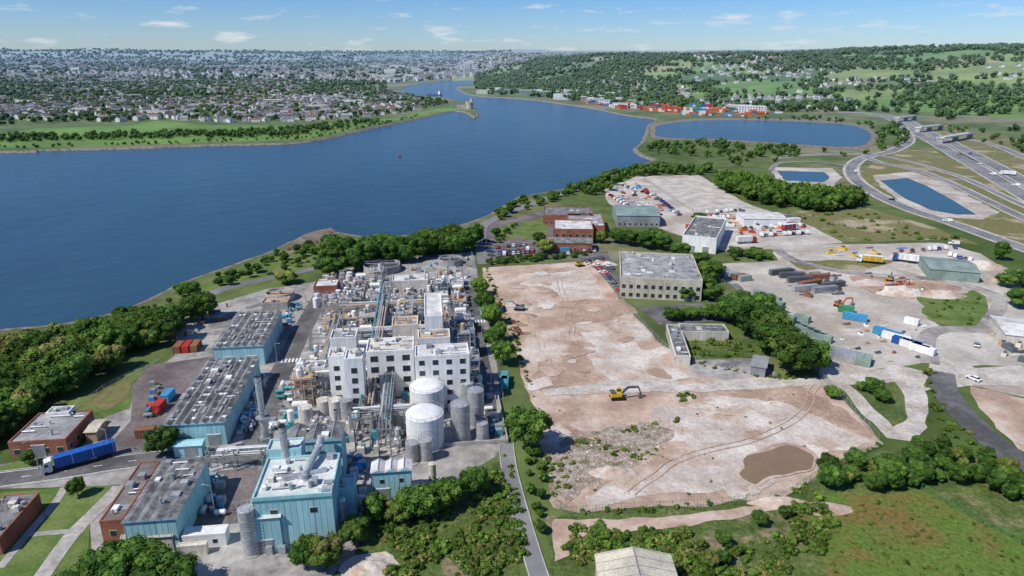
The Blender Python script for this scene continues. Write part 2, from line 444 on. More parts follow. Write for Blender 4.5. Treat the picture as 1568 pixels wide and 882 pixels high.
# ================= GROUND PATCHES =================
patch('park_grass', [(-400, 236), (-400, 206), (0, 205), (60, 196), (200, 192), (240, 185), (330, 192), (470, 192), (530, 186), (600, 181), (680, 165), (715, 166), (700, 168), (640, 178), (580, 190), (530, 200), (470, 212), (400, 216), (200, 222), (0, 228)], .1, 'field1', 12, 6)
for pts in ([(20, 175), (110, 172), (130, 182), (30, 186)], [(380, 165), (450, 160), (480, 168), (400, 174)], [(250, 145), (330, 143), (340, 149), (260, 152)], [(500, 150), (560, 148), (580, 156), (520, 160)], [(60, 145), (130, 142), (140, 149), (70, 152)]):
    patch('playing_field', pts, .15, 'field1', 20, 8)
patch('lagoon_embankment_rocks', [(1002, 190), (1060, 182), (1150, 181), (1250, 184), (1310, 189), (1336, 198), (1343, 212), (1330, 226), (1290, 229), (1240, 226), (1180, 221), (1100, 216), (1040, 215), (998, 211), (996, 197)], .15, 'rock', 8, 3, True)
patch('lagoon_water', [(1010, 192), (1060, 185.5), (1150, 184.5), (1250, 188), (1300, 192), (1326, 200), (1333, 212), (1322, 222), (1290, 225), (1240, 222), (1180, 218), (1100, 213), (1040, 212), (1006, 208), (1004, 198)], .3, 'pond', 8, 3, True)
patch('pond_bank', [(1178, 256), (1275, 258), (1288, 272), (1275, 286), (1195, 283)], .15, 'paleyard', 4, 2)
patch('pond_water', [(1190, 262), (1262, 264), (1270, 272), (1262, 279), (1202, 277)], .3, 'pond', 4, 1.5)
patch('pond_bank', [(1335, 269), (1398, 263), (1445, 280), (1530, 325), (1505, 337), (1440, 332), (1385, 312), (1352, 290)], .15, 'paleyard', 4, 2)
patch('pond_water', [(1347, 277), (1389, 273), (1420, 286), (1455, 305), (1494, 329), (1465, 329), (1425, 322), (1385, 304)], .3, 'pond', 4, .6)
patch('roadside_grass', [(1340, 245), (1420, 225), (1568, 300), (1700, 380), (1700, 420), (1560, 372), (1440, 332), (1350, 300), (1310, 275)], .05, 'drygrass', 6, 3)
patch('roadside_grass', [(1190, 325), (1330, 320), (1420, 345), (1500, 375), (1440, 368), (1290, 371), (1255, 352)], .09, 'drygrass', 6, 3)
patch('roadside_grass', [(1380, 200), (1440, 190), (1700, 240), (1700, 330), (1568, 280), (1440, 225)], .09, 'drygrass', 10, 4)
# right-hand works yards
patch('gravel_yard', [(925, 290), (975, 270), (1070, 268), (1150, 315), (1250, 345), (1290, 372), (1190, 380), (1110, 385), (1010, 350), (960, 330), (930, 310)], .05, 'paleyard', 5, 2)
patch('concrete_yard', [(985, 274), (1075, 272), (1152, 318), (1060, 322)], .09, 'track', 5, .8)
patch('gravel_yard', [(1085, 405), (1190, 400), (1185, 376), (1300, 374), (1440, 372), (1500, 388), (1560, 430), (1700, 480), (1700, 640), (1600, 620), (1500, 590), (1440, 585), (1430, 550), (1300, 575), (1255, 560), (1210, 500), (1130, 440)], .05, 'paleyard', 5, 2)
patch('rough_grass', [(1410, 455), (1500, 445), (1515, 460), (1495, 500), (1440, 503), (1415, 490)], .10, 'lawn', 4, 4)
patch('rough_grass', [(1205, 400), (1380, 398), (1330, 412), (1230, 414)], .10, 'drygrass', 4, 3)
patch('rough_grass', [(1490, 560), (1568, 560), (1600, 600), (1520, 582)], .10, 'grass', 4, 2)
patch('bare_soil', [(1300, 425), (1390, 420), (1480, 440), (1400, 460), (1330, 450)], .08, 'dirtb', 4, 3)
patch('tarmac_car_park', [(975, 470), (1110, 462), (1120, 490), (1010, 498)], .09, 'asphalt', 4, .3)
patch('tarmac_car_park', [(735, 345), (800, 330), (850, 320), (900, 345), (920, 385), (860, 392), (745, 402)], .07, 'asphaltred', 4, .5)
patch('lawn', [(758, 350), (790, 340), (800, 360), (760, 372)], .12, 'lawn', 4, .5)
patch('lawn', [(795, 340), (845, 335), (835, 362), (800, 368)], .12, 'lawn', 4, .5)
patch('tarmac_car_park', [(880, 392), (930, 385), (960, 455), (925, 420)], .10, 'asphalt', 4, .3)
# demolition site
SITE = [(737, 410), (905, 400), (930, 430), (950, 460), (985, 500), (1040, 550), (1080, 553), (1180, 577), (1255, 580), (1290, 610), (1350, 678), (1270, 715), (1200, 762), (1080, 772), (890, 784), (850, 778), (836, 720), (828, 680), (822, 640), (795, 560), (778, 500), (745, 440)]
patch('demolition_site', SITE, .06, 'dirt', 3, 1.6)
patch('pale_rubble_area', [(800, 420), (880, 412), (915, 430), (925, 455), (880, 458), (850, 450)], .10, 'dirtp', 3, 4)
patch('pale_rubble_area', [(890, 510), (950, 497), (985, 503), (1040, 550), (1070, 580), (950, 590), (900, 560)], .10, 'dirtp', 3, 4)
patch('pale_rubble_area', [(1000, 630), (1130, 608), (1200, 612), (1240, 640), (1340, 670), (1270, 700), (1240, 712), (1150, 745), (1060, 755), (900, 775), (890, 760), (960, 735), (1030, 710), (1000, 680)], .10, 'dirtp', 3, 4)
patch('bare_soil', [(855, 462), (960, 458), (975, 480), (880, 500)], .14, 'dirtb', 3, 4)
patch('bare_soil', [(1120, 595), (1230, 592), (1290, 625), (1320, 658), (1260, 645), (1200, 612)], .14, 'dirtb', 3, 4)
patch('bare_soil', [(815, 560), (850, 548), (870, 585), (850, 606), (830, 598)], .10, 'dirtb', 3, 5)
SW = W(SITE); q = random.Random(21)
for i in range(46):
    for _ in range(30):
        x = q.uniform(-20, 120); y = q.uniform(130, 330)
        if inside(x, y, SW): break
    else: continue
    rx = q.uniform(1.5, 7); ry = q.uniform(1.2, 5); a0 = q.uniform(0, 3); P = []
    for j in range(12):
        a = j*pi/6; r_ = 1+.45*noise.noise(Vector((cos(a)*1.3+i*5, sin(a)*1.3, 0)))
        u_, v_ = rx*cos(a)*r_, ry*sin(a)*r_; P.append((x+u_*cos(a0)-v_*sin(a0), y+u_*sin(a0)+v_*cos(a0)))
    if all(inside(*p, SW) for p in P): patch('bare_soil' if i % 2 else 'pale_rubble_area', P, .19+.0017*i, ['dirt', 'dirtb', 'dirtp', 'dirt', 'dirtp'][i % 5], 1, .7, True, True)
patch('haul_track', [(830, 597), (950, 583), (1080, 585), (1190, 580), (1255, 578), (1258, 590), (1190, 595), (1080, 600), (950, 602), (835, 606)], .16, 'track', 3, 1)
patch('rubble_slope', [(845, 690), (870, 665), (930, 655), (1000, 648), (1030, 665), (1000, 695), (950, 730), (890, 740), (862, 768), (845, 740)], .14, 'rubble', 2, 4)
patch('puddle_bank', [(1133, 709), (1166, 686), (1210, 681), (1250, 698), (1243, 718), (1200, 732), (1160, 743), (1132, 733)], .29, 'dirt', 2, 1.5, True)
patch('muddy_puddle', [(1140, 708), (1170, 690), (1205, 685), (1242, 700), (1238, 715), (1200, 728), (1160, 740), (1137, 730)], .34, 'puddle', 2, 1.8, True)
for i, pts in enumerate([[(760, 420), (800, 470), (830, 530), (850, 590)], [(850, 420), (868, 470), (885, 540), (930, 585)], [(1250, 590), (1220, 640), (1150, 675), (1050, 700), (960, 760)]]):
    P = [(x+1.2*noise.noise(Vector((x/9, y/9, i))), y) for x, y in resample(catmull(W(pts), 8), 2)]; mb = MB()
    for o_ in (-1.0, 1.0): strip(mb, P, o_-.14, o_+.14, .285+.002*i, 'dirt')
    mb.obj('tyre_tracks', 0)
patch('gravel_ground', [(1040, 552), (1165, 548), (1190, 575), (1110, 582), (1060, 572)], .12, 'yard', 3, 1.5)
patch('rough_grass', [(1050, 515), (1110, 505), (1180, 530), (1165, 548), (1080, 545)], .15, 'grass', 3, 2)
patch('haul_track', [(1255, 560), (1300, 572), (1375, 560), (1420, 570), (1440, 545), (1475, 565), (1560, 560), (1700, 600), (1700, 640), (1560, 590), (1475, 590), (1415, 600), (1422, 655), (1395, 675), (1355, 670), (1325, 640), (1290, 600), (1255, 590)], .14, 'track', 3, 1.5)
patch('rough_grass', [(1305, 590), (1370, 585), (1385, 610), (1395, 640), (1370, 655), (1335, 625)], .18, 'grass', 3, 2)
patch('bare_soil', [(1480, 590), (1700, 640), (1700, 760), (1568, 690), (1520, 655)], .10, 'dirt', 3, 2)
# plant yard
patch('plant_yard', [(480, 432), (560, 400), (725, 385), (735, 440), (748, 500), (760, 560), (772, 640), (775, 690), (700, 735), (640, 745), (560, 780), (545, 850), (500, 890), (250, 890), (140, 870), (140, 800), (185, 742), (-60, 752), (-60, 722), (120, 690), (160, 640), (205, 588), (268, 545), (272, 500), (330, 466), (400, 445)], .06, 'yard', 3, .5)
patch('tarmac_yard', [(225, 560), (335, 545), (300, 575), (265, 640), (235, 690), (150, 700), (200, 645), (205, 590)], .10, 'asphaltred', 4, .3)
patch('tarmac_yard', [(325, 722), (395, 715), (375, 800), (290, 812)], .10, 'asphaltred', 4, .3)
patch('tarmac_yard', [(480, 452), (505, 452), (470, 520), (440, 590), (425, 640), (415, 690), (362, 700), (385, 640), (410, 580), (445, 510)], .10, 'asphalt', 4, .3)
patch('tarmac_yard', [(702, 440), (728, 440), (742, 520), (758, 600), (765, 680), (735, 680), (735, 600), (715, 520)], .10, 'asphalt', 4, .3)
road('access_road', [(-80, 745), (0, 735), (100, 722), (190, 708), (270, 700), (400, 702)], 7.5, .16, kerb=True)
mb = MB()
for py in range(450, 660, 14):
    x, y = F(716+(py-450)*.14, py); mb.ab(x-.12, x+.12, y-1.2, y+1.2, .14, .148, 'mark')
for i in range(7):
    x, y = F(448, 555); mb.ab(x-4+i*1.2, x-3.4+i*1.2, y, y+3, .14, .148, 'mark')
    x, y = F(725, 495); mb.ab(x-3+i*1.2, x-2.4+i*1.2, y, y+3, .14, .148, 'mark')
mb.obj('road_markings')
patch('lawn', [(-60, 760), (60, 750), (165, 738), (185, 740), (140, 800), (130, 890), (-80, 900)], .07, 'lawn', 3, .4)
road('footpath', [(60, 890), (110, 820), (150, 780), (190, 738)], 3.4, .13, 'concrete', False, False)
road('footpath', [(0, 870), (50, 810), (85, 770), (100, 745)], 1.8, .12, 'concrete', False, False)
road('footpath', [(40, 820), (80, 816), (140, 812)], 1.6, .125, 'concrete', False, False)
patch('lawn', [(80, 655), (110, 610), (170, 580), (262, 540), (225, 565), (203, 590), (200, 625), (160, 640), (150, 632)], .11, 'lawn', 3, .7)
patch('dry_grass_patch', [(120, 620), (165, 592), (205, 580), (195, 610), (160, 630)], .15, 'drygrass', 3, 1.5)
patch('lawn', [(-20, 722), (30, 705), (90, 700), (110, 706), (60, 716), (-20, 732)], .12, 'lawn', 3, .4)
# bottom scrub, lane, fields
patch('scrub_ground', [(560, 800), (640, 760), (770, 705), (800, 890), (480, 920), (545, 850)], .09, 'scrub', 3, 1)
patch('scrub_ground', [(835, 790), (890, 790), (1200, 768), (1350, 690), (1450, 690), (1700, 760), (1700, 1000), (850, 1000)], .07, 'scrub', 3, 1)
patch('meadow', [(1220, 775), (1300, 755), (1420, 755), (1500, 790), (1700, 880), (1700, 1000), (1290, 1000), (1250, 850)], .11, 'meadow', 3, 3)
patch('dirt_track', [(845, 795), (960, 795), (1060, 788), (1200, 768), (1200, 778), (1120, 795), (1000, 812), (900, 818), (870, 850), (850, 860)], .12, 'dirt', 2, 1)
patch('bare_soil', [(520, 870), (545, 850), (590, 845), (620, 870), (600, 895), (520, 900)], .13, 'dirtp', 2, 2)
road('lane', [(775, 680), (780, 720), (795, 780), (815, 850), (850, 960)], 3.6, .17, k='mway', dash=False, edge=False, kerb=True)
road('works_road', [(1440, 570), (1450, 605), (1500, 660), (1568, 712), (1700, 790)], 8, .19, dash=False, edge=False, k='asphalt')
road('works_road', [(1545, 500), (1500, 505), (1440, 505), (1418, 520), (1425, 560)], 6, .17, k='yard', dash=False, edge=False)
road('works_road', [(1385, 425), (1450, 430), (1520, 450), (1530, 468), (1505, 505)], 5.5, .18, k='yard', dash=False, edge=False)
road('works_road', [(1185, 378), (1215, 398), (1290, 416), (1385, 425)], 6, .19, k='yard', dash=False, edge=False)
road('lane', [(1090, 405), (1140, 450), (1200, 505), (1255, 558)], 4, .2, k='yard', dash=False, edge=False)
road('shore_road', [(940, 268), (900, 285), (860, 297), (800, 318), (745, 342), (736, 360), (742, 405)], 7, .17, k='mway', dash=False, edge=False)
road('shore_path', [(230, 490), (300, 458), (360, 438), (420, 425), (490, 410)], 6, .17, k='mway', dash=False, edge=False)
patch('shore_grass', [(290, 440), (380, 405), (480, 372), (520, 375), (480, 415), (380, 440), (300, 462)], .08, 'lawn', 4, 2)
patch('shingle_beach', [(430, 380), (475, 357), (505, 349), (520, 358), (480, 375), (440, 390)], .14, 'mud', 4, 2)
# motorway interchange
mw = [(1760, 395), (1640, 328), (1568, 288), (1500, 250), (1440, 217), (1400, 197), (1375, 183), (1340, 175), (1280, 172)]
P = W(mw)
road('motorway', offs(catmull(P, 4), 9.5), 14, .25, k='mway', lanes=[-2.2, 2.2], world=True, verge=1.5)
road('motorway', offs(catmull(P, 4), -9.5), 14, .26, k='mway', lanes=[-2.2, 2.2], world=True, verge=1.5)
mb = MB(); PP = resample(catmull(P, 8), 6)
for i in range(len(PP)-1):
    mb.tube((*PP[i], .8), (*PP[i+1], .8), .22, 'galv', 4, cap=False); mb.box(*PP[i], 0, .2, .2, .8, 'galv')
mb.obj('crash_barrier', 0)
road('slip_road', [(1700, 425), (1600, 392), (1530, 368), (1460, 343), (1390, 320), (1335, 294), (1307, 272), (1305, 254), (1325, 241), (1365, 232), (1392, 215), (1382, 195)], 10, .32, k='mway', verge=2)
road('slip_road', [(1700, 395), (1600, 350), (1520, 312), (1460, 283), (1410, 263), (1350, 250), (1325, 241)], 7.5, .36, k='mway', verge=1.5)
road('slip_road', [(1185, 243), (1240, 238), (1300, 237), (1340, 237)], 7.5, .4, k='mway', verge=1.5)
road('slip_road', [(1700, 290), (1600, 255), (1520, 222), (1450, 208)], 9, .34, k='mway', verge=1.5)
road('slip_road', [(1700, 340), (1600, 300), (1540, 268), (1480, 240), (1440, 225)], 7, .22, k='mway', verge=1)
road('slip_road', [(1345, 238), (1400, 250), (1440, 262), (1480, 275), (1560, 312), (1700, 372)], 6, .38, k='mway', dash=False, verge=1.5)
road('country_road', [(1180, 262), (1195, 250), (1250, 248), (1310, 256)], 5, .3, dash=False, k='mway')
for a_, b_ in (((1404, 203), (1440, 199)), ((1372, 187), (1400, 184)), ((1438, 220), (1485, 212))):
    p = G(*a_); q = G(*b_); d = hypot(q[0]-p[0], q[1]-p[1]); an = atan2(q[1]-p[1], q[0]-p[0]); mb = MB()
    x0, y0 = toF(*p, an)
    mb.ab(x0, x0+d, y0-4, y0+4, 6, 7, 'offwhite'); mb.ab(x0, x0+d, y0-4.3, y0-4.003, 6.2, 8, 'white'); mb.ab(x0, x0+d, y0+4.003, y0+4.3, 6.2, 8, 'white')
    for t in (.02, .5, .98): mb.ab(x0+d*t-.8, x0+d*t+.8, y0-3, y0+3, 0, 6, 'concrete')
    mb.obj('road_overbridge', an)

# ================= BUILDINGS =================
OCC = []
def windows(mb, x0, x1, y0, y1, h, faces, rows, w=1.3, hh=1.3, gap=3.0, z0=1.1, k='glass', st=3.2):
    for r in range(rows):
        z = z0+r*st
        if z+hh > h-.2: break
        for fc in faces:
            a, b = (x0, x1) if fc in 'fb' else (y0, y1)
            n = int((b-a-1.2)/gap)
            if n < 1 and b-a > w+.8: n = 1
            for i in range(n):
                c = a+(b-a)/n*(i+.5)
                if fc == 'f': mb.ab(c-w/2-.1, c+w/2+.1, y0-.05, y0+.1, z-.1, z+hh+.1, 'offwhite'); mb.ab(c-w/2, c+w/2, y0-.08, y0, z, z+hh, k)
                if fc == 'b': mb.ab(c-w/2, c+w/2, y1, y1+.06, z, z+hh, k)
                if fc == 'l': mb.ab(x0-.06, x0+.1, c-w/2, c+w/2, z, z+hh, k)
                if fc == 'r': mb.ab(x1-.1, x1+.05, c-w/2-.1, c+w/2+.1, z-.1, z+hh+.1, 'offwhite'); mb.ab(x1, x1+.08, c-w/2, c+w/2, z, z+hh, k)
def rooftop(mb, x0, x1, y0, y1, z, n, q):
    for i in range(n):
        x = q.uniform(x0+1, x1-1); y = q.uniform(y0+1, y1-1); t = q.random()
        if t < .4: mb.box(x, y, z, q.uniform(.8, 2.2), q.uniform(.8, 2), q.uniform(.5, 1.4), q.choice(['galv', 'white', 'offwhite', 'msteel']))
        elif t < .7: mb.cyl(x, y, z, q.uniform(.2, .5), q.uniform(.6, 2), q.choice(['silver', 'galv']), 8)
        else:
            l = q.uniform(2, min(6, max(2.1, (x1-x0)*.4))); mb.tube((x, y, z+.5), (min(x1-.5, x+l), y, z+.5), .2, q.choice(['silver', 'white']), 6)
            mb.box(x, y, z, .3, .3, .5, 'msteel')
def bld(name, A, C, h, wall, roof, kind='flat', n=1, rise=1.5, win=None, ang=SA, stuff=0, par=.5, band=None, door=None, z0=0, seed=1, occ=True, ribs=0, dots=None, lower=None):
    x0, y0 = F(*A, h, ang); x1, y1 = F(*C, h, ang)
    mb = MB(); q = random.Random(seed)
    if x1 < x0: x0, x1 = x1, x0
    if y1 < y0: y0, y1 = y1, y0
    if ang == SA and occ: OCC.append((x0-1, x1+1, y0-1, y1+1))
    mb.ab(x0, x1, y0, y1, z0, h, wall, roof)
    if lower: mb.ab(x0-.04, x1+.04, y0-.04, y1+.04, z0, h*lower[1], lower[0])
    if kind == 'flat' and par:
        t = .3
        mb.ab(x0-.03, x1+.03, y0-.03, y0+t, h-.3, h+par, wall); mb.ab(x0-.03, x1+.03, y1-t, y1+.03, h-.3, h+par, wall)
        mb.ab(x0-.03, x0+t, y0+t, y1-t, h-.3, h+par, wall); mb.ab(x1-t, x1+.03, y0+t, y1-t, h-.3, h+par, wall)
        for i in range(int((x1-x0)*(y1-y0)/90)):
            px = q.uniform(x0+1, x1-3); py = q.uniform(y0+1, y1-3)
            mb.ab(px, min(x1-.5, px+q.uniform(1.5, 5)), py, min(y1-.5, py+q.uniform(1.5, 4)), h+.01, h+.02+.002*i, q.choice(['roofgrey', 'roofwhite', 'concrete', roof]))
    zt = h
    if kind in ('gx', 'gy'):
        a0, a1 = (y0, y1) if kind == 'gx' else (x0, x1)
        st = (a1-a0)/n; e = .35
        for i in range(n):
            lo = a0+st*i-(e if i == 0 else 0); hi = a0+st*(i+1)+(e if i == n-1 else 0); mid = a0+st*(i+.5)
            if kind == 'gx': vs = [(x0-e, lo, h+.02), (x1+e, lo, h+.02), (x1+e, mid, h+rise), (x0-e, mid, h+rise), (x0-e, hi, h+.02), (x1+e, hi, h+.02)]
            else: vs = [(lo, y1+e, h+.02), (lo, y0-e, h+.02), (mid, y0-e, h+rise), (mid, y1+e, h+rise), (hi, y1+e, h+.02), (hi, y0-e, h+.02)]
            mb.add(vs, [(0, 1, 2, 3), (3, 2, 5, 4)], roof); mb.add(vs, [(0, 3, 4), (1, 5, 2)], wall)
            if ribs:
                L0, L1 = (x0, x1) if kind == 'gx' else (y0, y1); m = int((L1-L0)/ribs)
                for j in range(m+1):
                    c = L0+(L1-L0)*j/m
                    for s_, e_ in ((lo, mid), (hi, mid)):
                        if kind == 'gx': mb.tube((c, s_, h+.06), (c, e_, h+rise+.04), .07, 'msteel', 4, cap=False)
                        else: mb.tube((s_, c, h+.06), (e_, c, h+rise+.04), .07, 'msteel', 4, cap=False)
            if dots:
                L0, L1 = (x0, x1) if kind == 'gx' else (y0, y1); m = int((L1-L0)/dots)
                for j in range(m):
                    c = L0+(L1-L0)*(j+.5)/m
                    tt = .28 if (i % 2) else .72
                    b = lo+(hi-lo)*tt+q.uniform(-.2, .2); zz = h+rise*.42
                    u_ = q.random()
                    if u_ < .15: continue
                    kk = 'white' if u_ < .45 else ('galv' if u_ < .75 else 'roofgrey')
                    mb.box(b, c, zz, 1.1, .9, .35, kk)
                    if u_ > .8: mb.box(b+(.9 if i % 2 else -.9), c, h+rise*.3, 1.6, dots*.8, .3, 'roofgrey')
            if rise > .75:
                if kind == 'gx': mb.tube((x0, mid, h+rise), (x1, mid, h+rise), .12, 'msteel', 5)
                else: mb.tube((mid, y0, h+rise), (mid, y1, h+rise), .12, 'msteel', 5)
    if band: mb.ab(x0-.06, x1+.06, y0-.06, y1+.06, h-band[1]-.35, h-.35, band[0])
    if wall in ('teal', 'offwhite', 'palegreen', 'cream', 'teald') and h > 3:
        m = int((x1-x0)/1.2)
        for i in range(m): mb.ab(x0+1.2*i+.1, x0+1.2*i+.22, y0-.035, y0, .3, h-.4, 'msteel' if i % 5 == 0 else wall)
        m = int((y1-y0)/1.2)
        for i in range(m): mb.ab(x1, x1+.035, y0+1.2*i+.1, y0+1.2*i+.22, .3, h-.4, 'msteel' if i % 5 == 0 else wall)
    if win: windows(mb, x0, x1, y0, y1, h, *win)
    if door:
        for t in door:
            c = x0+(x1-x0)*t; mb.ab(c-1.6, c+1.6, y0-.1, y0, 0, min(3.4, h-.5), 'msteel'); mb.ab(c-1.75, c+1.75, y0-.13, y0-.003, min(3.4, h-.5), min(3.6, h-.3), 'white')
    if stuff: rooftop(mb, x0, x1, y0, y1, zt, stuff, q)
    mb.obj(name, ang); return (x0, x1, y0, y1)
# left sheds
bld('warehouse_shed', (325, 533), (431, 478), 7, 'teal', 'roofdark', 'gy', 6, .7, seed=2, dots=4.6, win=('l', 1), door=[.3, .75], stuff=6)
bld('warehouse_shed', (249, 652), (396, 549), 7, 'teal', 'roofdark', 'gy', 7, .7, seed=3, dots=4.4, win=('l', 1), door=[.25, .8], stuff=10)
bld('lean_to', (265, 684), (313, 672), 3.5, 'teal', 'teal', 'gx', 1, .5, door=[.6])
bld('brick_office', (12, 679), (142, 629), 4.5, 'brick', 'roofgrey', win=('fr', 1, 1.6, 1.4), stuff=9, door=[.5], seed=4, par=.35)
bld('gatehouse', (70, 634), (115, 622), 5.5, 'white', 'roofgrey', stuff=2, seed=4, par=.3)
bld('canopy_store', (130, 662), (163, 642), 3.2, 'tan', 'cream', 'gx', 1, .5, seed=5)
# bottom-left workshop
bld('workshop_building', (188, 800), (317, 703), 8, 'teal', 'roofdark', 'gy', 4, .5, seed=6, stuff=14, lower=('teal', .3), ribs=4, door=[.3, .7])
bld('brick_workshop_wing', (152, 799), (246, 706), 8, 'brick', 'roofbrown', seed=7, stuff=7, win=('f', 2), par=.2)
bld('lean_to', (186, 826), (268, 810), 4, 'offwhite', 'concrete', 'gx', 1, .5, ribs=2, seed=8)
bld('portable_cabin', (278, 822), (350, 803), 3.2, 'white', 'white', 'flat', par=.15, seed=9, win=('f', 1, .9, .9, 3.2))
bld('portable_cabin', (270, 838), (318, 828), 2.6, 'offwhite', 'offwhite', 'flat', par=.15, seed=9)
bld('low_brick_building', (-60, 830), (60, 755), 4, 'brick', 'roofdark', stuff=8, seed=10, par=.2)
# teal dryer building
bld('dryer_building', (386, 766), (521, 696), 13, 'teal', 'tealroof', stuff=22, seed=11, win=('f', 1, 1.5, 1.2, 5, 9), door=[.2], band=('teald', .5))
bld('dryer_building_annex', (375, 795), (434, 770), 9, 'teal', 'tealroof', 'gx', 1, .6, seed=12, door=[.5])
bld('dryer_building_annex', (505, 752), (545, 728), 8, 'teal', 'tealroof', stuff=5, seed=12)
bld('stair_tower', (408, 692), (466, 672), 15, 'teal', 'tealroof', stuff=4, seed=12)
bld('boiler_house', (438, 679), (527, 650), 13, 'teal', 'roofdark', 'gy', 3, 1., seed=13, stuff=5, ribs=3)
bld('pump_house', (569, 724), (629, 704), 8, 'teal', 'roofwhite', 'gy', 3, .8, seed=14, ribs=2.2, door=[.25], win=('f', 1, 1., 1., 3, 5))
# white buildings
bld('white_production_building', (502, 548), (530, 533), 15, 'white', 'roofwhite', win=('fr', 4, 1.6, 1.5, 2.4), stuff=5, seed=20)
bld('white_production_building', (527, 552), (558, 535), 18, 'white', 'roofwhite', win=('fr', 5, 1.6, 1.6, 2.6), stuff=5, seed=21)
bld('white_production_building', (635, 548), (716, 527), 17, 'white', 'roofwhite', win=('fr', 5, 1.6, 1.5, 3.4, 1.3, 'glass', 3.3), stuff=12, seed=22)
bld('white_production_building', (560, 541), (634, 517), 15, 'white', 'offwhite', win=('f', 4, 2.2, 1.8, 4.2, 1.3, 'glass', 3.6), stuff=14, seed=23)
bld('white_tower_building', (650, 486), (675, 450), 17, 'white', 'roofwhite', win=('f', 2, 1, 1, 3, 8), seed=24)
bld('white_process_building', (505, 520), (548, 505), 12, 'white', 'roofgrey', win=('fr', 3, 1.2, 1.2, 3), stuff=9, seed=25)
bld('white_process_building', (600, 500), (640, 485), 13, 'offwhite', 'tan', win=('f', 3, 1.4, 1.2, 3), stuff=8, seed=26)
bld('white_process_building', (640, 520), (688, 505), 15, 'white', 'tan', win=('fr', 3, 1.4, 1.2, 3), stuff=8, seed=27)
bld('white_process_building', (452, 566), (500, 553), 8, 'white', 'roofgrey', win=('f', 2, 1.2, 1.2, 3), stuff=9, seed=28)
bld('effluent_building', (600, 432), (655, 420), 6, 'offwhite', 'roofwhite', win=('f', 1), stuff=5, seed=29)
bld('substation_building', (480, 440), (520, 428), 5, 'brick', 'roofwhite', stuff=4, seed=30)
bld('substation_building', (400, 466), (445, 455), 3, 'concrete', 'tan', stuff=4, seed=30)
# mid-ground
a0 = radians(-3)
bld('grey_office_building', (950, 426), (1060, 391), 9, 'cream', 'roofgrey', ang=radians(-8), win=('flrb', 2, 1.6, 1.7, 2.8, .9, 'glass', 3.8), stuff=30, seed=31, par=.7)
bld('brick_office', (848, 352), (905, 338), 8, 'brick', 'roofwhite', ang=a0, win=('frl', 2, 1.6, 1.4, 3), seed=32, par=.7, stuff=4)
bld('brick_office', (870, 346), (920, 328), 6, 'brick', 'roofgrey', ang=a0, win=('frl', 1), seed=33, stuff=3)
bld('brick_office', (832, 330), (905, 318), 6, 'brick', 'roofdark', ang=a0, win=('frl', 1), seed=34, stuff=5)
bld('brick_office', (845, 372), (905, 364), 5, 'brick', 'roofdark', 'gx', 1, 1.2, ang=a0, win=('fr', 1), seed=35)
bld('green_roof_warehouse', (945, 330), (1000, 315), 7, 'msteel', 'roofgreen', 'gx', 1, 2, ang=a0, win=('f', 1), seed=36)
bld('white_warehouse', (1045, 362), (1112, 336), 8, 'white', 'roofdark', ang=radians(-22), seed=37, stuff=5, par=.9, door=[.3, .7])
bld('depot_shed', (1140, 335), (1190, 325), 5, 'white', 'roofwhite', 'gx', 1, 1, ang=a0, seed=38)
bld('low_derelict_block', (1034, 545), (1041, 498), 3.5, 'offwhite', 'roofdark', ang=radians(-6), seed=40, win=('lr', 1), stuff=5, par=.25)
bld('low_derelict_block', (1044, 508), (1108, 497), 3.5, 'offwhite', 'roofdark', ang=radians(-2), seed=41, stuff=2, par=.25)
bld('green_depot_shed', (1425, 412), (1480, 398), 5, 'palegreen', 'palegreen', 'gx', 1, 1.2, ang=radians(-18), ribs=2)
bld('farm_shed', (922, 905), (1025, 850), 6, 'cream', 'cream', 'gy', 1, 1.8, ang=0, ribs=2, seed=42)
bld('steel_site_shed', (1150, 560), (1177, 547), 3.5, 'msteel', 'galv', 'gx', 1, .6, ang=radians(-25))
bld('roadside_building', (1540, 512), (1600, 492), 4, 'offwhite', 'roofwhite', 'gx', 1, 1.5, ang=radians(-20))

# ---------- tanks and process plant
def tank(mb, x, y, r, h, k, roof='cone', rail=True, z=0, n=20, bands=True):
    mb.cyl(x, y, z, r, h, k, n, dome=(r*.28 if roof == 'dome' else (r*.12 if roof == 'cone' else 0)))
    if bands:
        m = max(1, int(h/2.2))
        for i in range(m+1): mb.cyl(x, y, z+h*i/m-.06, r+.05, .12, k, n)
    if rail and r > 1:
        for i in range(n):
            a = 2*pi*i/n; b = 2*pi*(i+1)/n
            mb.tube((x+r*cos(a), y+r*sin(a), z+h+1), (x+r*cos(b), y+r*sin(b), z+h+1), .045, 'galv', 3, cap=False)
            if i % 2 == 0: mb.box(x+r*cos(a), y+r*sin(a), z+h, .07, .07, 1, 'galv')
        for i in range(int(h/.8)): mb.box(x+r*.7+.25, y-r*.75-.1, z+.4+i*.8, .6, .06, .06, 'msteel')
        for s in (-.3, .3): mb.box(x+r*.7+.25+s, y-r*.75-.12, z, .07, .07, h+1, 'msteel')
def vessel_h(mb, x, y, z, r, l, k, ax='x'):
    d = Vector((1, 0, 0)) if ax == 'x' else Vector((0, 1, 0)); c = Vector((x, y, z+r+.5)); p = c-d*l/2; q = c+d*l/2
    mb.tube(p, q, r, k, 12); mb.tube(q, q+d*r*.35, r, k, 12, r*.6); mb.tube(p, p-d*r*.35, r, k, 12, r*.6)
    for t in (-.3, .3): mb.box(*(c+d*l*t).xy, z, .4 if ax == 'x' else r*1.4, r*1.4 if ax == 'x' else .4, r*.8+.3, 'msteel')
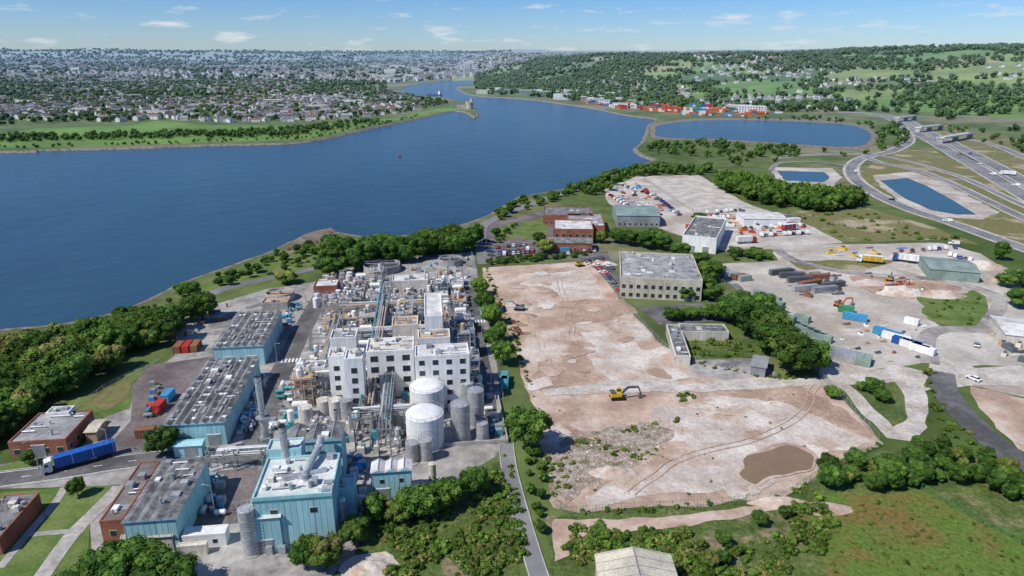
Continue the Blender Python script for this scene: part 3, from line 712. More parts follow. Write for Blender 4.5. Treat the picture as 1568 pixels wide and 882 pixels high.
def frame(mb, x0, x1, y0, y1, nl, lh, q):
    col = q.choice(['msteel', 'galv', 'galv', 'offwhite', 'tan'])
    H = nl*lh
    for x in (x0, (x0+x1)/2, x1):
        for y in (y0, y1): mb.box(x, y, 0, .26, .26, H+.3, col)
    for l in range(1, nl+1):
        z = l*lh
        mb.ab(x0+.15, x1-.15, y0+.15, y1-.15, z-.05, z+.05, q.choice(['msteel', 'galv', 'concrete', 'tan']))
        for y in (y0, y1): mb.ab(x0, x1, y-.1, y+.1, z-.3, z-.06, col); mb.tube((x0, y, z+1.1), (x1, y, z+1.1), .05, 'offwhite', 3); mb.tube((x0, y, z+.6), (x1, y, z+.6), .035, 'offwhite', 3)
        for x in (x0, x1): mb.ab(x-.1, x+.1, y0, y1, z-.3, z-.06, col); mb.tube((x, y0, z+1.1), (x, y1, z+1.1), .05, 'offwhite', 3)
        if q.random() < .5: mb.tube((x0, y0, z-lh), (x1, y0, z-.2), .07, col, 4)
        for i in range(q.randrange(3, 6)):
            x = q.uniform(x0+.8, x1-.8); y = q.uniform(y0+.8, y1-.8); r = q.uniform(.35, .95); k = q.choice(['silver', 'silver', 'white', 'galv', 'offwhite', 'lblue' if q.random() < .2 else 'galv', 'tan'])
            if q.random() < .65: mb.cyl(x, y, z+.05, r, q.uniform(1.2, lh*.9), k, 10, dome=r*.4)
            else: vessel_h(mb, x, y, z, r*.7, q.uniform(1.5, 3), k, q.choice('xy'))
    for i in range(q.randrange(4, 9)):
        x = q.uniform(x0, x1); y = q.choice([y0-.25, y1+.25, q.uniform(y0, y1)]); mb.tube((x, y, 0), (x, y, H+q.uniform(-2, 2)), q.uniform(.08, .22), q.choice(['white', 'silver', 'galv', 'tan']), 6)
    for i in range(q.randrange(4, 9)):
        z = q.uniform(1, H); y = q.uniform(y0, y1); mb.tube((x0-1, y, z), (x1+1, y, z), q.uniform(.08, .2), q.choice(['white', 'silver', 'galv', 'rust']), 6)
def rack(x0, y0, x1, y1, h, seed, w=4):
    mb = MB(); q = random.Random(seed); alongx = abs(x1-x0) > abs(y1-y0); L = abs(x1-x0) if alongx else abs(y1-y0)
    def P3(t, o, z): return ((min(x0, x1)+t, y0+o, z) if alongx else (x0+o, min(y0, y1)+t, z))
    n = int(L/6)
    for i in range(n+1):
        t = L*i/n
        for o in (-w/2, w/2): p = P3(t, o, 0); mb.box(p[0], p[1], 0, .3, .3, h+.2, 'msteel')
        for z in (h-1.8, h-.1): mb.tube(P3(t, -w/2, z), P3(t, w/2, z), .15, 'msteel', 4)
        if i < n and q.random() < .4: mb.tube(P3(t, -w/2, 0), P3(t+L/n, -w/2, h-2), .08, 'msteel', 4)
    for o in (-w/2, w/2):
        for z in (h-1.8, h-.1): mb.tube(P3(0, o, z), P3(L, o, z), .12, 'msteel', 4)
    for z in (h-1.6, h+.1):
        o = -w/2+.3
        while o < w/2-.2:
            r = q.choice([.08, .12, .16, .24, .3]); a = q.uniform(0, .3)*L; b = L*(1-q.uniform(0, .3))
            mb.tube(P3(a, o, z+r), P3(b, o, z+r), r, q.choice(['white', 'silver', 'silver', 'galv', 'offwhite', 'tan', 'teald']), 7)
            for e_ in (a, b): p = P3(e_, o, 0); mb.box(p[0], p[1], q.uniform(0, h-3), r*2, r*2, 3+z-h+r, 'silver')
            o += r*2+.14
    mb.obj('pipe_rack')
    if alongx: OCC.append((min(x0, x1), max(x0, x1), y0-w/2, y0+w/2))
    else: OCC.append((x0-w/2, x0+w/2, min(y0, y1), max(y0, y1)))
def tk(name, px, py, r, h, k, roof='cone', **kw):
    x, y = F(px, py); mb = MB(); mb.cyl(x, y, 0, r+.5, .3, 'concrete', 20); tank(mb, x, y, r, h, k, roof, **kw)
    OCC.append((x-r-1, x+r+1, y-r-1, y+r+1)); mb.obj(name)
tk('white_storage_tank', 652, 680, 5.0, 9.5, 'white', 'dome', n=32)
tk('white_storage_tank', 655, 636, 4.9, 9.5, 'white', 'dome', n=32)
for px, py, r, h in ((706, 672, 2.6, 11), (729, 650, 2.3, 11), (715, 622, 2.1, 8), (738, 672, 1.6, 5), (632, 706, 1.7, 5.5), (652, 704, 1.7, 6), (612, 655, 1.8, 7), (594, 638, 1.7, 7)):
    tk('steel_silo', px, py, r, h, 'galv', 'cone', n=18)
tk('process_silo', 386, 846, 1.7, 11, 'galv', 'cone', n=16)
for px, py in ((498, 640), (515, 640), (532, 640), (470, 652)): tk('insulated_tank', px, py, 2, 6, rng.choice(['galv', 'offwhite']), 'cone', n=18)
tk('cream_vent_column', 663, 742, .9, 6, 'cream', 'dome', rail=False)
x, y = F(722, 650); mb = MB()
for a in ((x-12, x+9, y-11, y-10.7), (x-12, x+9, y+16, y+16.3), (x-12.3, x-12, y-11, y+16), (x+9, x+9.3, y-11, y+16)): mb.ab(*a, 0, 1.2, 'concrete')
mb.obj('bund_wall')
for px, py, r, k in ((585, 414, 9, 'dsteel'), (430, 458, 6, 'tan'), (690, 405, 6, 'dsteel')):
    x, y = F(px, py); mb = MB(); n = 36; OCC.append((x-r, x+r, y-r, y+r))
    for i in range(n):
        a = 2*pi*i/n; b = 2*pi*(i+1)/n
        vs = [(x+R_*cos(t), y+R_*sin(t), z) for (R_, z) in ((r, 0), (r, 3.5), (r-.35, 3.5), (r-.35, 2.4)) for t in (a, b)]
        mb.add(vs, [(0, 1, 3, 2), (2, 3, 5, 4), (4, 5, 7, 6)], 'concrete')
    mb.cyl(x, y, .1, r-.36, 2.3, 'concrete', n, topk=k)
    mb.ab(x-r, x+r, y-.5, y+.5, 3.6, 3.75, 'galv'); mb.cyl(x, y, 2, .8, 2, 'galv')
    for s in (-.5, .5): mb.tube((x-r, y+s, 4.8), (x+r, y+s, 4.8), .05, 'galv', 4)
    mb.obj('clarifier_tank')
def stack(px, py, h, r, k, brace=False):
    x, y = F(px, py); mb = MB(); mb.cyl(x, y, 0, r*1.3, h*.3, k, 14, r2=r); mb.cyl(x, y, h*.3, r, h*.7, k, 14, topk='black')
    for z in (h*.3, h*.6, h*.95): mb.cyl(x, y, z, r+.12, .25, 'msteel', 14)
    if brace:
        for zz in (h*.25, h*.5):
            mb.cyl(x, y, zz, r+1, .1, 'msteel', 14)
        for sx, sy in ((-1.5, -1.5), (1.5, -1.5), (1.5, 1.5), (-1.5, 1.5)):
            mb.box(x+sx, y+sy, 0, .2, .2, h*.35, 'galv')
        for zz in range(0, int(h*.3), 3):
            for a, b in (((-1.5, -1.5), (1.5, -1.5)), ((1.5, -1.5), (1.5, 1.5)), ((1.5, 1.5), (-1.5, 1.5)), ((-1.5, 1.5), (-1.5, -1.5))):
                mb.tube((x+a[0], y+a[1], zz), (x+b[0], y+b[1], zz+3), .08, 'galv', 4); mb.tube((x+a[0], y+a[1], zz+3), (x+b[0], y+b[1], zz+3), .08, 'galv', 4)
    mb.obj('chimney_stack')
stack(410, 698, 23, .8, 'silver', True)
stack(447, 774, 21, .85, 'galv', False)
stack(520, 700, 14, .5, 'silver')
x, y = F(485, 822); mb = MB(); q = random.Random(3)
frame(mb, x-6, x+1, y-2, y+6, 3, 3.2, q)
for dx, dy, r, h in ((2, 1, 1.6, 9), (2, 5.5, 1.4, 12), (-7.5, 2, 1.1, 10), (-2, 3, 1.6, 12.5), (5.5, 3, 1.0, 7)):
    mb.cyl(x+dx, y+dy, 2, r, h-2, 'silver', 16, dome=r*.6); mb.cyl(x+dx, y+dy, .2, r*.3, 1.8, 'silver', 12, r2=r)
def duct(pts, r, k='silver'):
    for a, b in zip(pts, pts[1:]): mb.tube((x+a[0], y+a[1], a[2]), (x+b[0], y+b[1], b[2]), r, k, 12)
    for a in pts:
        mb.cyl(x+a[0], y+a[1], a[2]-r*.8, r*1.05, r*1.6, k, 10)
duct([(-11, 9, 8), (-11, 4, 12), (-6, 3, 13.5), (2, 5.5, 13)], .7); duct([(2, 1, 10), (-3, -1, 9), (-9, 0, 6), (-9, 0, 1)], .65); duct([(-2, 3, 13.5), (0, 12, 15), (0, 16, 15)], .8, 'galv'); duct([(-13, 0, 5.5), (-8, -1, 5.5), (-2, -2, 4), (3, -2, 3)], .5)
for i in range(5): mb.box(x-9+i*2.6, y-4, 0, 1.4, 1.8, U(1, 2.4), rng.choice(['galv', 'silver', 'lblue', 'tan']))
mb.obj('dust_extraction_plant')
rack(-20, 162, -20, 290, 6.5, 1, 4); rack(-44, 232, 10, 232, 6.5, 2); rack(-42, 196, -4, 196, 8, 3, 3.5); rack(-44, 262, 8, 262, 5.5, 4)
rack(-14, 158, -14, 196, 8.5, 5, 3); rack(-58, 157.5, -38, 157.5, 6, 6, 2); rack(-5, 196, -5, 240, 6, 7, 3); rack(-24, 171, -2, 171, 7.5, 8, 3); rack(-36, 200, -36, 250, 6, 9, 3)
PA = [F(*p) for p in [(505, 432), (708, 432), (728, 560), (732, 600), (690, 625), (690, 640), (620, 700), (560, 705), (432, 648), (455, 570)]]
q = random.Random(77); cs = 7.2
for i in range(-9, 4):
    for j in range(22, 44):
        x0 = i*cs+.7; x1 = x0+cs-1.4; y0 = j*cs+.6; y1 = y0+cs-1.4
        cx, cy = (x0+x1)/2, (y0+y1)/2
        if not inside(cx, cy, PA): continue
        if any(x0 < o[1] and x1 > o[0] and y0 < o[3] and y1 > o[2] for o in OCC):
            mb = MB(); ok = 0
            for t in range(8):
                x = q.uniform(x0, x1); y = q.uniform(y0, y1)
                if any(o[0]-.6 < x < o[1]+.6 and o[2]-.6 < y < o[3]+.6 for o in OCC): continue
                ok = 1
                if q.random() < .5: tank(mb, x, y, q.uniform(.5, 1.1), q.uniform(2, 5), q.choice(['silver', 'white', 'galv']), 'dome', rail=False, n=12)
                else: mb.box(x, y, 0, q.uniform(1, 2), q.uniform(1, 2), q.uniform(1, 3), q.choice(['white', 'galv', 'tan', 'teald', 'offwhite']))
            if ok: mb.obj('process_equipment')
            continue
        t = q.random(); mb = MB()
        lv = [1, 2, 2, 3, 3] if cy < 250 else [1, 1, 1, 2]
        if t < .58: frame(mb, x0, x1, y0, y1, q.choice(lv), 3.2, q); nm = 'steel_process_frame'
        elif t < .72:
            h = q.uniform(3.5, 9 if cy < 250 else 5.5); mb.ab(x0, x1, y0, y1, 0, h, q.choice(['white', 'white', 'offwhite', 'cream'])); mb.ab(x0+.2, x1-.2, y0+.2, y1-.2, h, h+.1, q.choice(['roofgrey', 'roofwhite', 'tan'])); windows(mb, x0, x1, y0, y1, h, 'fr', 2); rooftop(mb, x0, x1, y0, y1, h+.1, 6, q); nm = 'plant_room'
        elif t < .86:
            for k_ in range(4):
                r = q.uniform(1.0, 1.6); tank(mb, cx+(-1.7 if k_ % 2 else 1.7), cy+(-1.7 if k_ < 2 else 1.7), r, q.uniform(3, 8 if cy < 250 else 5), q.choice(['silver', 'white', 'galv', 'offwhite']), q.choice(['dome', 'cone']), n=14)
            nm = 'tank_cluster'
        else:
            for k_ in range(7): mb.box(q.uniform(x0+.5, x1-.5), q.uniform(y0+.5, y1-.5), 0, q.uniform(.8, 2.5), q.uniform(.8, 2), q.uniform(.8, 2.2), q.choice(['white', 'galv', 'lblue', 'tan', 'teald', 'rust']))
            vessel_h(mb, cx, cy, 2.2, 1, 4, 'white'); nm = 'pump_station'
        mb.obj(nm)
def kit(name, poly, n, seed, pal, smin=.8, smax=2.2):
    q = random.Random(seed); P = [F(*p) for p in poly]; mb = MB(); c = 0
    xs = [p[0] for p in P]; ys = [p[1] for p in P]
    for _ in range(n*8):
        if c >= n: break
        x = q.uniform(min(xs), max(xs)); y = q.uniform(min(ys), max(ys))
        if not inside(x, y, P) or any(o[0] < x < o[1] and o[2] < y < o[3] for o in OCC): continue
        c += 1; k = q.choice(pal); t = q.random()
        if t < .5:
            s = q.uniform(smin, smax); mb.box(x, y, .1, s, s*.8, s*.8, k); mb.box(x, y, .1+s*.8, s*.9, s*.7, .12, 'galv')
            mb.box(x, y, 0, s*1.05, s*.85, .14, 'tan')
        elif t < .8: mb.cyl(x, y, 0, q.uniform(.3, .7), q.uniform(.9, 1.8), k, 10, dome=.1)
        else: vessel_h(mb, x, y, 0, .6, 2.2, k, q.choice('xy'))
    mb.obj(name)
kit('stacked_ibc_containers', [(398, 575), (412, 578), (385, 660), (360, 668)], 90, 1, ['white', 'offwhite', 'lblue', 'msteel'], .9, 1.3)
kit('yard_equipment', [(440, 470), (470, 460), (440, 500), (425, 520)], 18, 2, ['white', 'teald', 'lblue', 'rust'])
kit('yard_equipment', [(230, 590), (260, 590), (240, 650), (215, 650)], 16, 3, ['lblue', 'red', 'palegreen', 'rust'])
kit('yard_equipment', [(430, 590), (460, 590), (430, 660), (415, 660)], 30, 4, ['white', 'galv', 'teald', 'white'])
kit('yard_equipment', [(520, 700), (565, 700), (560, 780), (520, 800)], 40, 5, ['white', 'galv', 'lblue', 'tan', 'silver'])
kit('yard_equipment', [(500, 440), (720, 395), (725, 430), (500, 450)], 60, 6, ['white', 'galv', 'silver', 'tan', 'lblue'], 1, 3)
kit('yard_equipment', [(745, 600), (760, 600), (768, 670), (750, 670)], 12, 7, ['white', 'galv', 'teald'])
kit('yard_equipment', [(300, 480), (360, 465), (330, 500), (280, 520)], 16, 8, ['rust', 'offwhite', 'teald'])
kit('yard_equipment', [(320, 730), (345, 728), (340, 790), (300, 790)], 14, 9, ['lblue', 'white', 'galv', 'teald'])

# ================= VEHICLES etc =================
def car_mesh(col, van=False):
    mb = MB(); L = 4.4 if not van else 5.4; w = .88
    prof = ([(-2.15, .35), (-2.2, .75), (-2.05, .98), (-1.0, 1.02), (1.0, .98), (2.0, .85), (2.2, .6), (2.15, .35)] if not van else [(-2.6, .4), (-2.65, 1.2), (-2.6, 2.0), (1.2, 2.05), (1.9, 1.25), (2.6, 1.0), (2.7, .7), (2.65, .4)])
    n = len(prof); vs = [(x, -w, z) for x, z in prof]+[(x, w, z) for x, z in prof]
    mb.add(vs, [tuple(range(n)), tuple(range(2*n-1, n-1, -1))]+[(i, n+i, n+(i+1) % n, (i+1) % n) for i in range(n)], col)
    if not van:
        cab = [(-1.75, 1.0, .8), (-1.3, 1.42, .66), (.3, 1.44, .66), (1.05, .99, .8)]
        vs = [(x, -ww, z) for x, z, ww in cab]+[(x, ww, z) for x, z, ww in cab]
        mb.add(vs, [(0, 3, 2, 1), (4, 5, 6, 7), (0, 1, 5, 4), (2, 3, 7, 6)], 'glass'); mb.add(vs, [(1, 2, 6, 5)], col)
        mb.ab(-1.32, .32, -.67, .67, 1.42, 1.46, col)
    else:
        mb.add([(1.25, -.8, 2.02), (1.25, .8, 2.02), (1.88, .8, 1.32), (1.88, -.8, 1.32)], [(0, 1, 2, 3)[::-1]], 'glass'); mb.ab(.3, 1.3, -.9, .9, 1.25, 1.8, 'glass')
    for x in (-L*.3, L*.31):
        for y in (-.8, .8): mb.tube((x, y-.1, .33), (x, y+.1, .33), .33, 'black', 10)
    mb.ab(-2.22 if not van else -2.68, -2.1, -.8, .8, .62, .75, 'red'); mb.ab(2.05, 2.22 if not van else 2.7, -.8, .8, .6, .72, 'white')
    return mb.mesh('car_'+col)
CARS = [car_mesh(c) for c in ('white', 'carblack', 'cargrey', 'silver', 'red', 'blue', 'carblack', 'cargrey')]; VAN = car_mesh('white', True)
def car(px, py, rot, van=False, z=.15, name=None):
    x, y = G(px, py); place(name or ('van' if van else 'parked_car'), VAN if van else rng.choice(CARS), x, y, z, rot)
def row(a, b, n, rot, keep=.85, vp=.1):
    for i in range(n):
        if rng.random() > keep: continue
        t = i/(n-1); v = rng.random() < vp
        x0, y0 = G(*a); x1, y1 = G(*b); place('van' if v else 'parked_car', VAN if v else rng.choice(CARS), x0+(x1-x0)*t, y0+(y1-y0)*t, .15, rot+U(-.05, .05))
row((762, 380), (842, 372), 11, 1.5); row((765, 392), (822, 386), 9, 1.5); row((765, 388), (815, 383), 8, 1.5); row((745, 370), (752, 392), 5, 0)
row((905, 398), (948, 446), 14, 2.6); row((918, 396), (935, 412), 5, 2.6); row((870, 390), (910, 385), 6, 1.5)
row((1052, 330), (1140, 322), 13, 1.4, vp=.4); row((1070, 338), (1150, 331), 12, 1.4, vp=.5); row((1150, 350), (1230, 347), 12, 1.5, vp=.6); row((1165, 362), (1235, 358), 11, 1.5, vp=.5)
row((985, 318), (1010, 330), 6, .6); row((935, 300), (975, 325), 9, .6, vp=.4); row((1010, 306), (1040, 330), 8, .5, vp=.3); row((1380, 386), (1470, 380), 12, 1.2, .6, .3); row((1455, 392), (1485, 400), 5, .9, .9, .3); row((955, 285), (1000, 300), 7, .5, vp=.3)
for px, py, r in ((1500, 252, 2.5), (1520, 268, 2.5), (1468, 238, 2.5), (1545, 265, 2.5), (1430, 215, 2.4), (1450, 340, 2.7), (1365, 307, 2.6), (1310, 264, 1.5), (1460, 375, 2.8), (1485, 236, 2.5), (1555, 285, 2.5), (1410, 198, 2.4)): car(px, py, r, rng.random() < .3, .3, 'moving_car')
car(350, 698, .1, True, .2); car(370, 690, .1); car(1495, 530, 1.0); car(1490, 582, 2.0); car(895, 378, 1.4); car(735, 585, 1.5); car(708, 455, 1.5, True)
def place_mb(mb, name, px, py, rot, z=.15, s=1):
    x, y = G(px, py); return place(name, mb.mesh(name), x, y, z, rot, s)
def lorry(col='blue', cab='white', L=13.6):
    mb = MB()
    mb.ab(-L, 0, -1.25, 1.25, 1.25, 3.95, col)
    for i in range(12):
        x = -L+.5+i*(L-1)/11
        for s in (-1.27, 1.25): mb.ab(x-.05, x+.05, s, s+.02, 1.3, 3.9, 'white' if i % 4 == 0 else 'dsteel')
    mb.ab(-L-.03, .03, -1.28, 1.28, 3.9, 4.0, 'blue' if col == 'blue' else 'white')
    mb.ab(-L+.3, 2.8, -.5, .5, .8, 1.2, 'dsteel'); mb.ab(-L, -.2, -1.2, -1.1, .5, 1.2, 'msteel')
    prof = [(.5, 1.0), (.5, 3.7), (2.0, 3.5), (2.75, 2.2), (2.85, .6), (.9, .6)]; n = 6
    vs = [(x, -1.2, z) for x, z in prof]+[(x, 1.2, z) for x, z in prof]
    mb.add(vs, [tuple(range(n)), tuple(range(2*n-1, n-1, -1))]+[(i, n+i, n+(i+1) % n, (i+1) % n) for i in range(n)], cab)
    mb.add([(2.08, -1.05, 3.38), (2.08, 1.05, 3.38), (2.8, 1.05, 2.2), (2.8, -1.05, 2.2)], [(0, 1, 2, 3)[::-1]], 'glass'); mb.ab(1.3, 2.1, -1.22, 1.22, 2.2, 2.95, 'glass')
    for x in (-L+1.6, -L+2.9, -L+4.2, .3, 2.0):
        for y in (-1.05, 1.05): mb.tube((x, y-.15, .5), (x, y+.15, .5), .5, 'black', 12)
    return mb
x, y = G(172, 697); x2, y2 = G(85, 722); an = atan2(y2-y, x2-x)
place('articulated_lorry', lorry().mesh('articulated_lorry'), x+cos(an)*12.5, y+sin(an)*12.5, .18, an)
for px, py, r, c, cb in ((1375, 400, 2.6, 'white', 'blue'), (1150, 372, .2, 'white', 'red'), (1535, 268, 2.55, 'white', 'white'), (1320, 402, 2.8, 'yellow', 'white'), (1215, 352, .4, 'red', 'white')):
    place_mb(lorry(c, cb, 9), 'lorry', px, py, r)
def excavator(col='yellow', reach=1):
    mb = MB()
    for s in (-1, 1):
        mb.ab(-1.9, 1.9, s*1.2-.3, s*1.2+.3, .12, .85, 'black')
        for x in (-1.9, 1.9): mb.tube((x, s*1.2-.3, .48), (x, s*1.2+.3, .48), .38, 'black', 10)
    mb.cyl(0, 0, .8, .8, .3, 'dsteel'); mb.box(-.5, 0, 1.1, 3.4, 2.6, 1.0, col); mb.box(-1.5, 0, 2.1, 1.4, 2.4, .5, 'dsteel')
    mb.box(.6, .8, 1.1, 1.4, .9, 1.9, 'glass', 0, .85, .9); mb.box(.55, .8, 3.0, 1.3, .9, .08, col)
    ak = 'dsteel' if col in ('yellow',) else col
    def arm(p, q, w, h0, h1, k):
        p = Vector(p); q = Vector(q); d = (q-p).normalized(); u = Vector((0, 1, 0)); nn = d.cross(u)
        vs = [tuple(P_+u*sy*w+nn*sz*hh) for P_, hh in ((p, h0), (q, h1)) for sy, sz in ((-1, -1), (1, -1), (1, 1), (-1, 1))]
        mb.add(vs, [(0, 1, 5, 4), (1, 2, 6, 5), (2, 3, 7, 6), (3, 0, 4, 7), (4, 5, 6, 7), (3, 2, 1, 0)], k)
    arm((1, -.2, 1.6), (3.2, -.2, 3.8), .25, .3, .35, ak); arm((3.2, -.2, 3.8), (6.2, -.2, 3.6), .22, .35, .22, ak); arm((6.3, -.2, 3.9), (7.4, -.2, 1.2), .18, .25, .16, ak)
    mb.tube((1.4, -.2, 2.2), (3.6, -.2, 3.4), .1, 'silver'); mb.tube((4, -.2, 4.2), (6.3, -.2, 4.1), .09, 'silver')
    vs = [(7.9, -.8, 1.4), (7.0, -.8, 1.2), (6.5, -.8, .5), (6.7, -.8, 0), (7.5, -.8, .1)]; vs += [(a, .45, c) for a, b, c in vs]
    mb.add(vs, [(0, 1, 2, 3, 4), (9, 8, 7, 6, 5), (1, 6, 7, 2), (2, 7, 8, 3), (3, 8, 9, 4)], 'dsteel')
    return mb
for px, py, r, c, s in ((945, 611, .12, 'yellow', 1.0), (795, 475, 2.9, 'msteel', .9), (888, 408, .4, 'yellow', .9), (1285, 470, .3, 'orange', .9), (1362, 430, 1.0, 'yellow', .8), (1378, 438, .3, 'orange', .7)):
    place_mb(excavator(c), 'excavator', px, py, r, .2, s)
def container(mb, x, y, z, k, rot=0, L=12.2, w=2.44, h=2.6):
    mb.box(x, y, z+.06, L-.1, w-.1, h-.12, k, rot)
    for s in (-1, 1):
        for u in (-1, 1):
            dx, dy = s*(L/2-.1), u*(w/2-.1); mb.box(x+dx*cos(rot)-dy*sin(rot), y+dx*sin(rot)+dy*cos(rot), z, .2, .2, h, k, rot)
        dx, dy = 0, s*(w/2-.03)
        for t in range(int(L/.8)):
            dx = -L/2+.4+t*.8; mb.box(x+dx*cos(rot)-dy*sin(rot), y+dx*sin(rot)+dy*cos(rot), z+.1, .3, .1, h-.2, k, rot)
def cont(px, py, k, rot, L=6.1, st=1, name='shipping_container'):
    mb = MB()
    for i in range(st): container(mb, 0, 0, i*2.6, k, 0, L)
    place_mb(mb, name, px, py, rot)
for i in range(3): cont(275+i*13, 537-i*1, ['rust', 'red', 'rust'][i], 1.7)
for px, py, k, r, L in ((1308, 490, 'lblue', -.5, 9), (1295, 478, 'green', -.5, 6), (772, 585, 'teald', 1.5, 6), (773, 592, 'teald', 1.5, 5), (258, 612, 'lblue', 1.6, 5), (245, 628, 'red', 1.6, 5), (225, 668, 'rust', .2, 5), (520, 778, 'galv', 1.5, 6), (1358, 515, 'lblue', -.9, 10), (1372, 522, 'white', -.9, 10), (1388, 530, 'blue', -.9, 10), (1400, 535, 'white', -.9, 10), (1412, 540, 'white', -.9, 8), (1395, 497, 'white', -.8, 5), (1228, 492, 'palegreen', -.9, 6), (1365, 448, 'white', .1, 6), (720, 500, 'white', 1.5, 6), (545, 462, 'lblue', .1, 6), (865, 386, 'lblue', 0, 5), (1060, 350, 'red', .2, 8), (1075, 345, 'red', .2, 8), (1170, 345, 'red', .2, 10), (1190, 342, 'orange', .2, 8), (1200, 335, 'palegreen', .2, 10), (1215, 340, 'white', .2, 8)):
    cont(px, py, k, r, L)
for i in range(9): cont(1168+i*5.2, 455+i*7.5, rng.choice(['palegreen', 'galv', 'palegreen']), -.95, 9, rng.choice([1, 1, 2]), 'steel_skip_stack')
for i in range(6): cont(1213+i*9, 500+i*4.4, 'palegreen', -.75+.0*i, 7, 1, 'steel_skip_stack')
for i in range(6): cont(1272+i*11, 545+i*2.5, rng.choice(['palegreen', 'galv']), 1.0, 6, 1, 'steel_skip_stack')
for i in range(6): cont(1100+i*8, 420+i*2.0, rng.choice(['palegreen', 'galv', 'rust']), .3, 6, 1, 'steel_skip_stack')
for i, (px, py) in enumerate(((1212, 425), (1225, 432), (1250, 428), (1232, 445), (1262, 447), (1195, 420), (1275, 440), (1240, 438))): cont(px, py, ['dsteel', 'dsteel', 'rust', 'galv', 'msteel'][i % 5], .05+.05*i, 12, 1, 'flatbed_trailer')
def sp_kit(name, poly, n, seed, pal, a=1, b=3.5):
    q = random.Random(seed); P = W(poly); mb = MB()
    for x, y in spread(P, sqrt(max(1, abs(sum(P[i-1][0]*P[i][1]-P[i][0]*P[i-1][1] for i in range(len(P)))/2)/n))):
        k = q.choice(pal); s = q.uniform(a, b); r = q.uniform(0, 3)
        if q.random() < .5: mb.box(x, y, .1, s*1.6, s*.7, s*.5, k, r, .9, .9); mb.box(x, y, .1+s*.5, s*.6, s*.4, s*.25, 'dsteel', r)
        else:
            for t in range(4): mb.tube((x-s, y+t*.35, .3), (x+s, y+t*.35+.5, .3+.1*t), .14, k, 5)
    mb.obj(name, 0)
sp_kit('scrap_machinery', [(1190, 415), (1290, 420), (1300, 455), (1230, 460)], 40, 1, ['dsteel', 'rust', 'msteel', 'galv'])
sp_kit('scrap_machinery', [(1330, 420), (1420, 425), (1420, 460), (1340, 455)], 24, 2, ['yellow', 'orange', 'rust', 'offwhite', 'dsteel'], .7, 2.2)
sp_kit('building_materials', [(1270, 380), (1400, 380), (1400, 395), (1270, 392)], 18, 3, ['lblue', 'offwhite', 'rust', 'yellow'])
sp_kit('building_materials', [(930, 290), (975, 280), (1030, 325), (990, 335)], 45, 4, ['lblue', 'white', 'red', 'offwhite', 'dsteel', 'orange'])
sp_kit('building_materials', [(1060, 325), (1220, 330), (1240, 365), (1120, 360)], 70, 5, ['red', 'white', 'red', 'offwhite', 'dsteel', 'orange', 'white'], 1, 4)
sp_kit('building_materials', [(1520, 500), (1568, 490), (1600, 560), (1530, 550)], 24, 6, ['offwhite', 'rust', 'tan', 'dsteel'])
sp_kit('building_materials', [(1280, 490), (1420, 500), (1430, 550), (1300, 560)], 26, 8, ['offwhite', 'rust', 'tan', 'dsteel', 'white', 'lblue'], .5, 1.6)
sp_kit('timber_pile', [(782, 492), (800, 495), (805, 515), (786, 516)], 10, 7, ['rust', 'tan'], 1, 2.2)
def heap(px, py, rx, ry, h, k, seed, name='rubble_heap'):
    x, y = G(px, py); n = 22; mb = MB(); vs = []
    for j in range(n+1):
        for i in range(n+1):
            u = i/n*2-1; v = j/n*2-1; r = hypot(u, v); q_ = noise.fractal(Vector((u*3+seed, v*3, 0)), 1, 2, 4)
            z = h*max(0, 1-r*r)**1.3*(1+.6*q_)-.05 + (.0 if r < 1 else -.2)
            vs.append((x+u*rx, y+v*ry, z))
    mb.add(vs, [(j*(n+1)+i, j*(n+1)+i+1, (j+1)*(n+1)+i+1, (j+1)*(n+1)+i) for j in range(n) for i in range(n)], k, True); mb.obj(name, 0)
for a in ((920, 405, 9, 3, 2, 'dirtp', 1), (800, 485, 7, 4, 1.2, 'dirtb', 2), (940, 725, 7, 3, 1.8, 'dirtp', 3), (1380, 450, 12, 5, 3, 'dirtp', 7), (1440, 452, 12, 6, 2, 'dirt', 8), (1550, 430, 10, 5, 3, 'dirt', 9), (1260, 780, 8, 3, 1, 'dirt', 10), (560, 870, 6, 4, 1, 'dirtp', 11), (1190, 770, 8, 2, 1.4, 'dirt', 12), (1330, 435, 10, 4, 2, 'dirtp', 13), (1500, 410, 14, 5, 3, 'dirtp', 14)): heap(*a)
bs = []
for i in range(3):
    q = random.Random(i); mb = MB(); mb.add([tuple(v*(.35+.3*noise.noise(v*1.5+Vector((i*9, 0, 0))))) for v in JV], JF, ['dirtp', 'concrete', 'dirtb'][i]); bs.append(mb.mesh('stone'))
def stones(poly, sp, a, b, mask=None): instancer('scattered_rubble', bs, [(x, y, .12, U(0, 6), U(a, b), rng.randrange(3)) for x, y in spread(W(poly), sp) if not mask or mask(x, y)], 'stone')
stones([(840, 690), (870, 655), (1040, 635), (1060, 665), (1010, 700), (890, 760), (850, 770)], 1.5, .3, 1.3, clumpy(8, -.1))
stones([(740, 410), (905, 400), (1040, 550), (1250, 585), (1340, 675), (1200, 760), (900, 780), (840, 620), (780, 500)], 2.6, .25, .8, clumpy(12, -.05, 4))
fence('site_fence', [(905, 400), (950, 460), (985, 500), (1035, 552), (1075, 556)], 2.4)
fence('site_fence', [(845, 770), (870, 788), (960, 782), (1080, 776), (1200, 764), (1260, 725), (1350, 685)], 2.2, 'green')
fence('palisade_fence', [(1255, 578), (1290, 612), (1350, 682)], 2.4)
fence('palisade_fence', [(1065, 408), (1130, 450), (1180, 500), (1255, 575)], 2.4)
fence('palisade_fence', [(985, 275), (1062, 325), (1155, 320)], 2.4)
fence('boundary_fence', [(722, 390), (735, 440), (752, 520), (772, 620)], 2.4)
fence('boundary_fence', [(1410, 750), (1480, 790), (1568, 835), (1700, 900)], 2.0, 'green', 2)
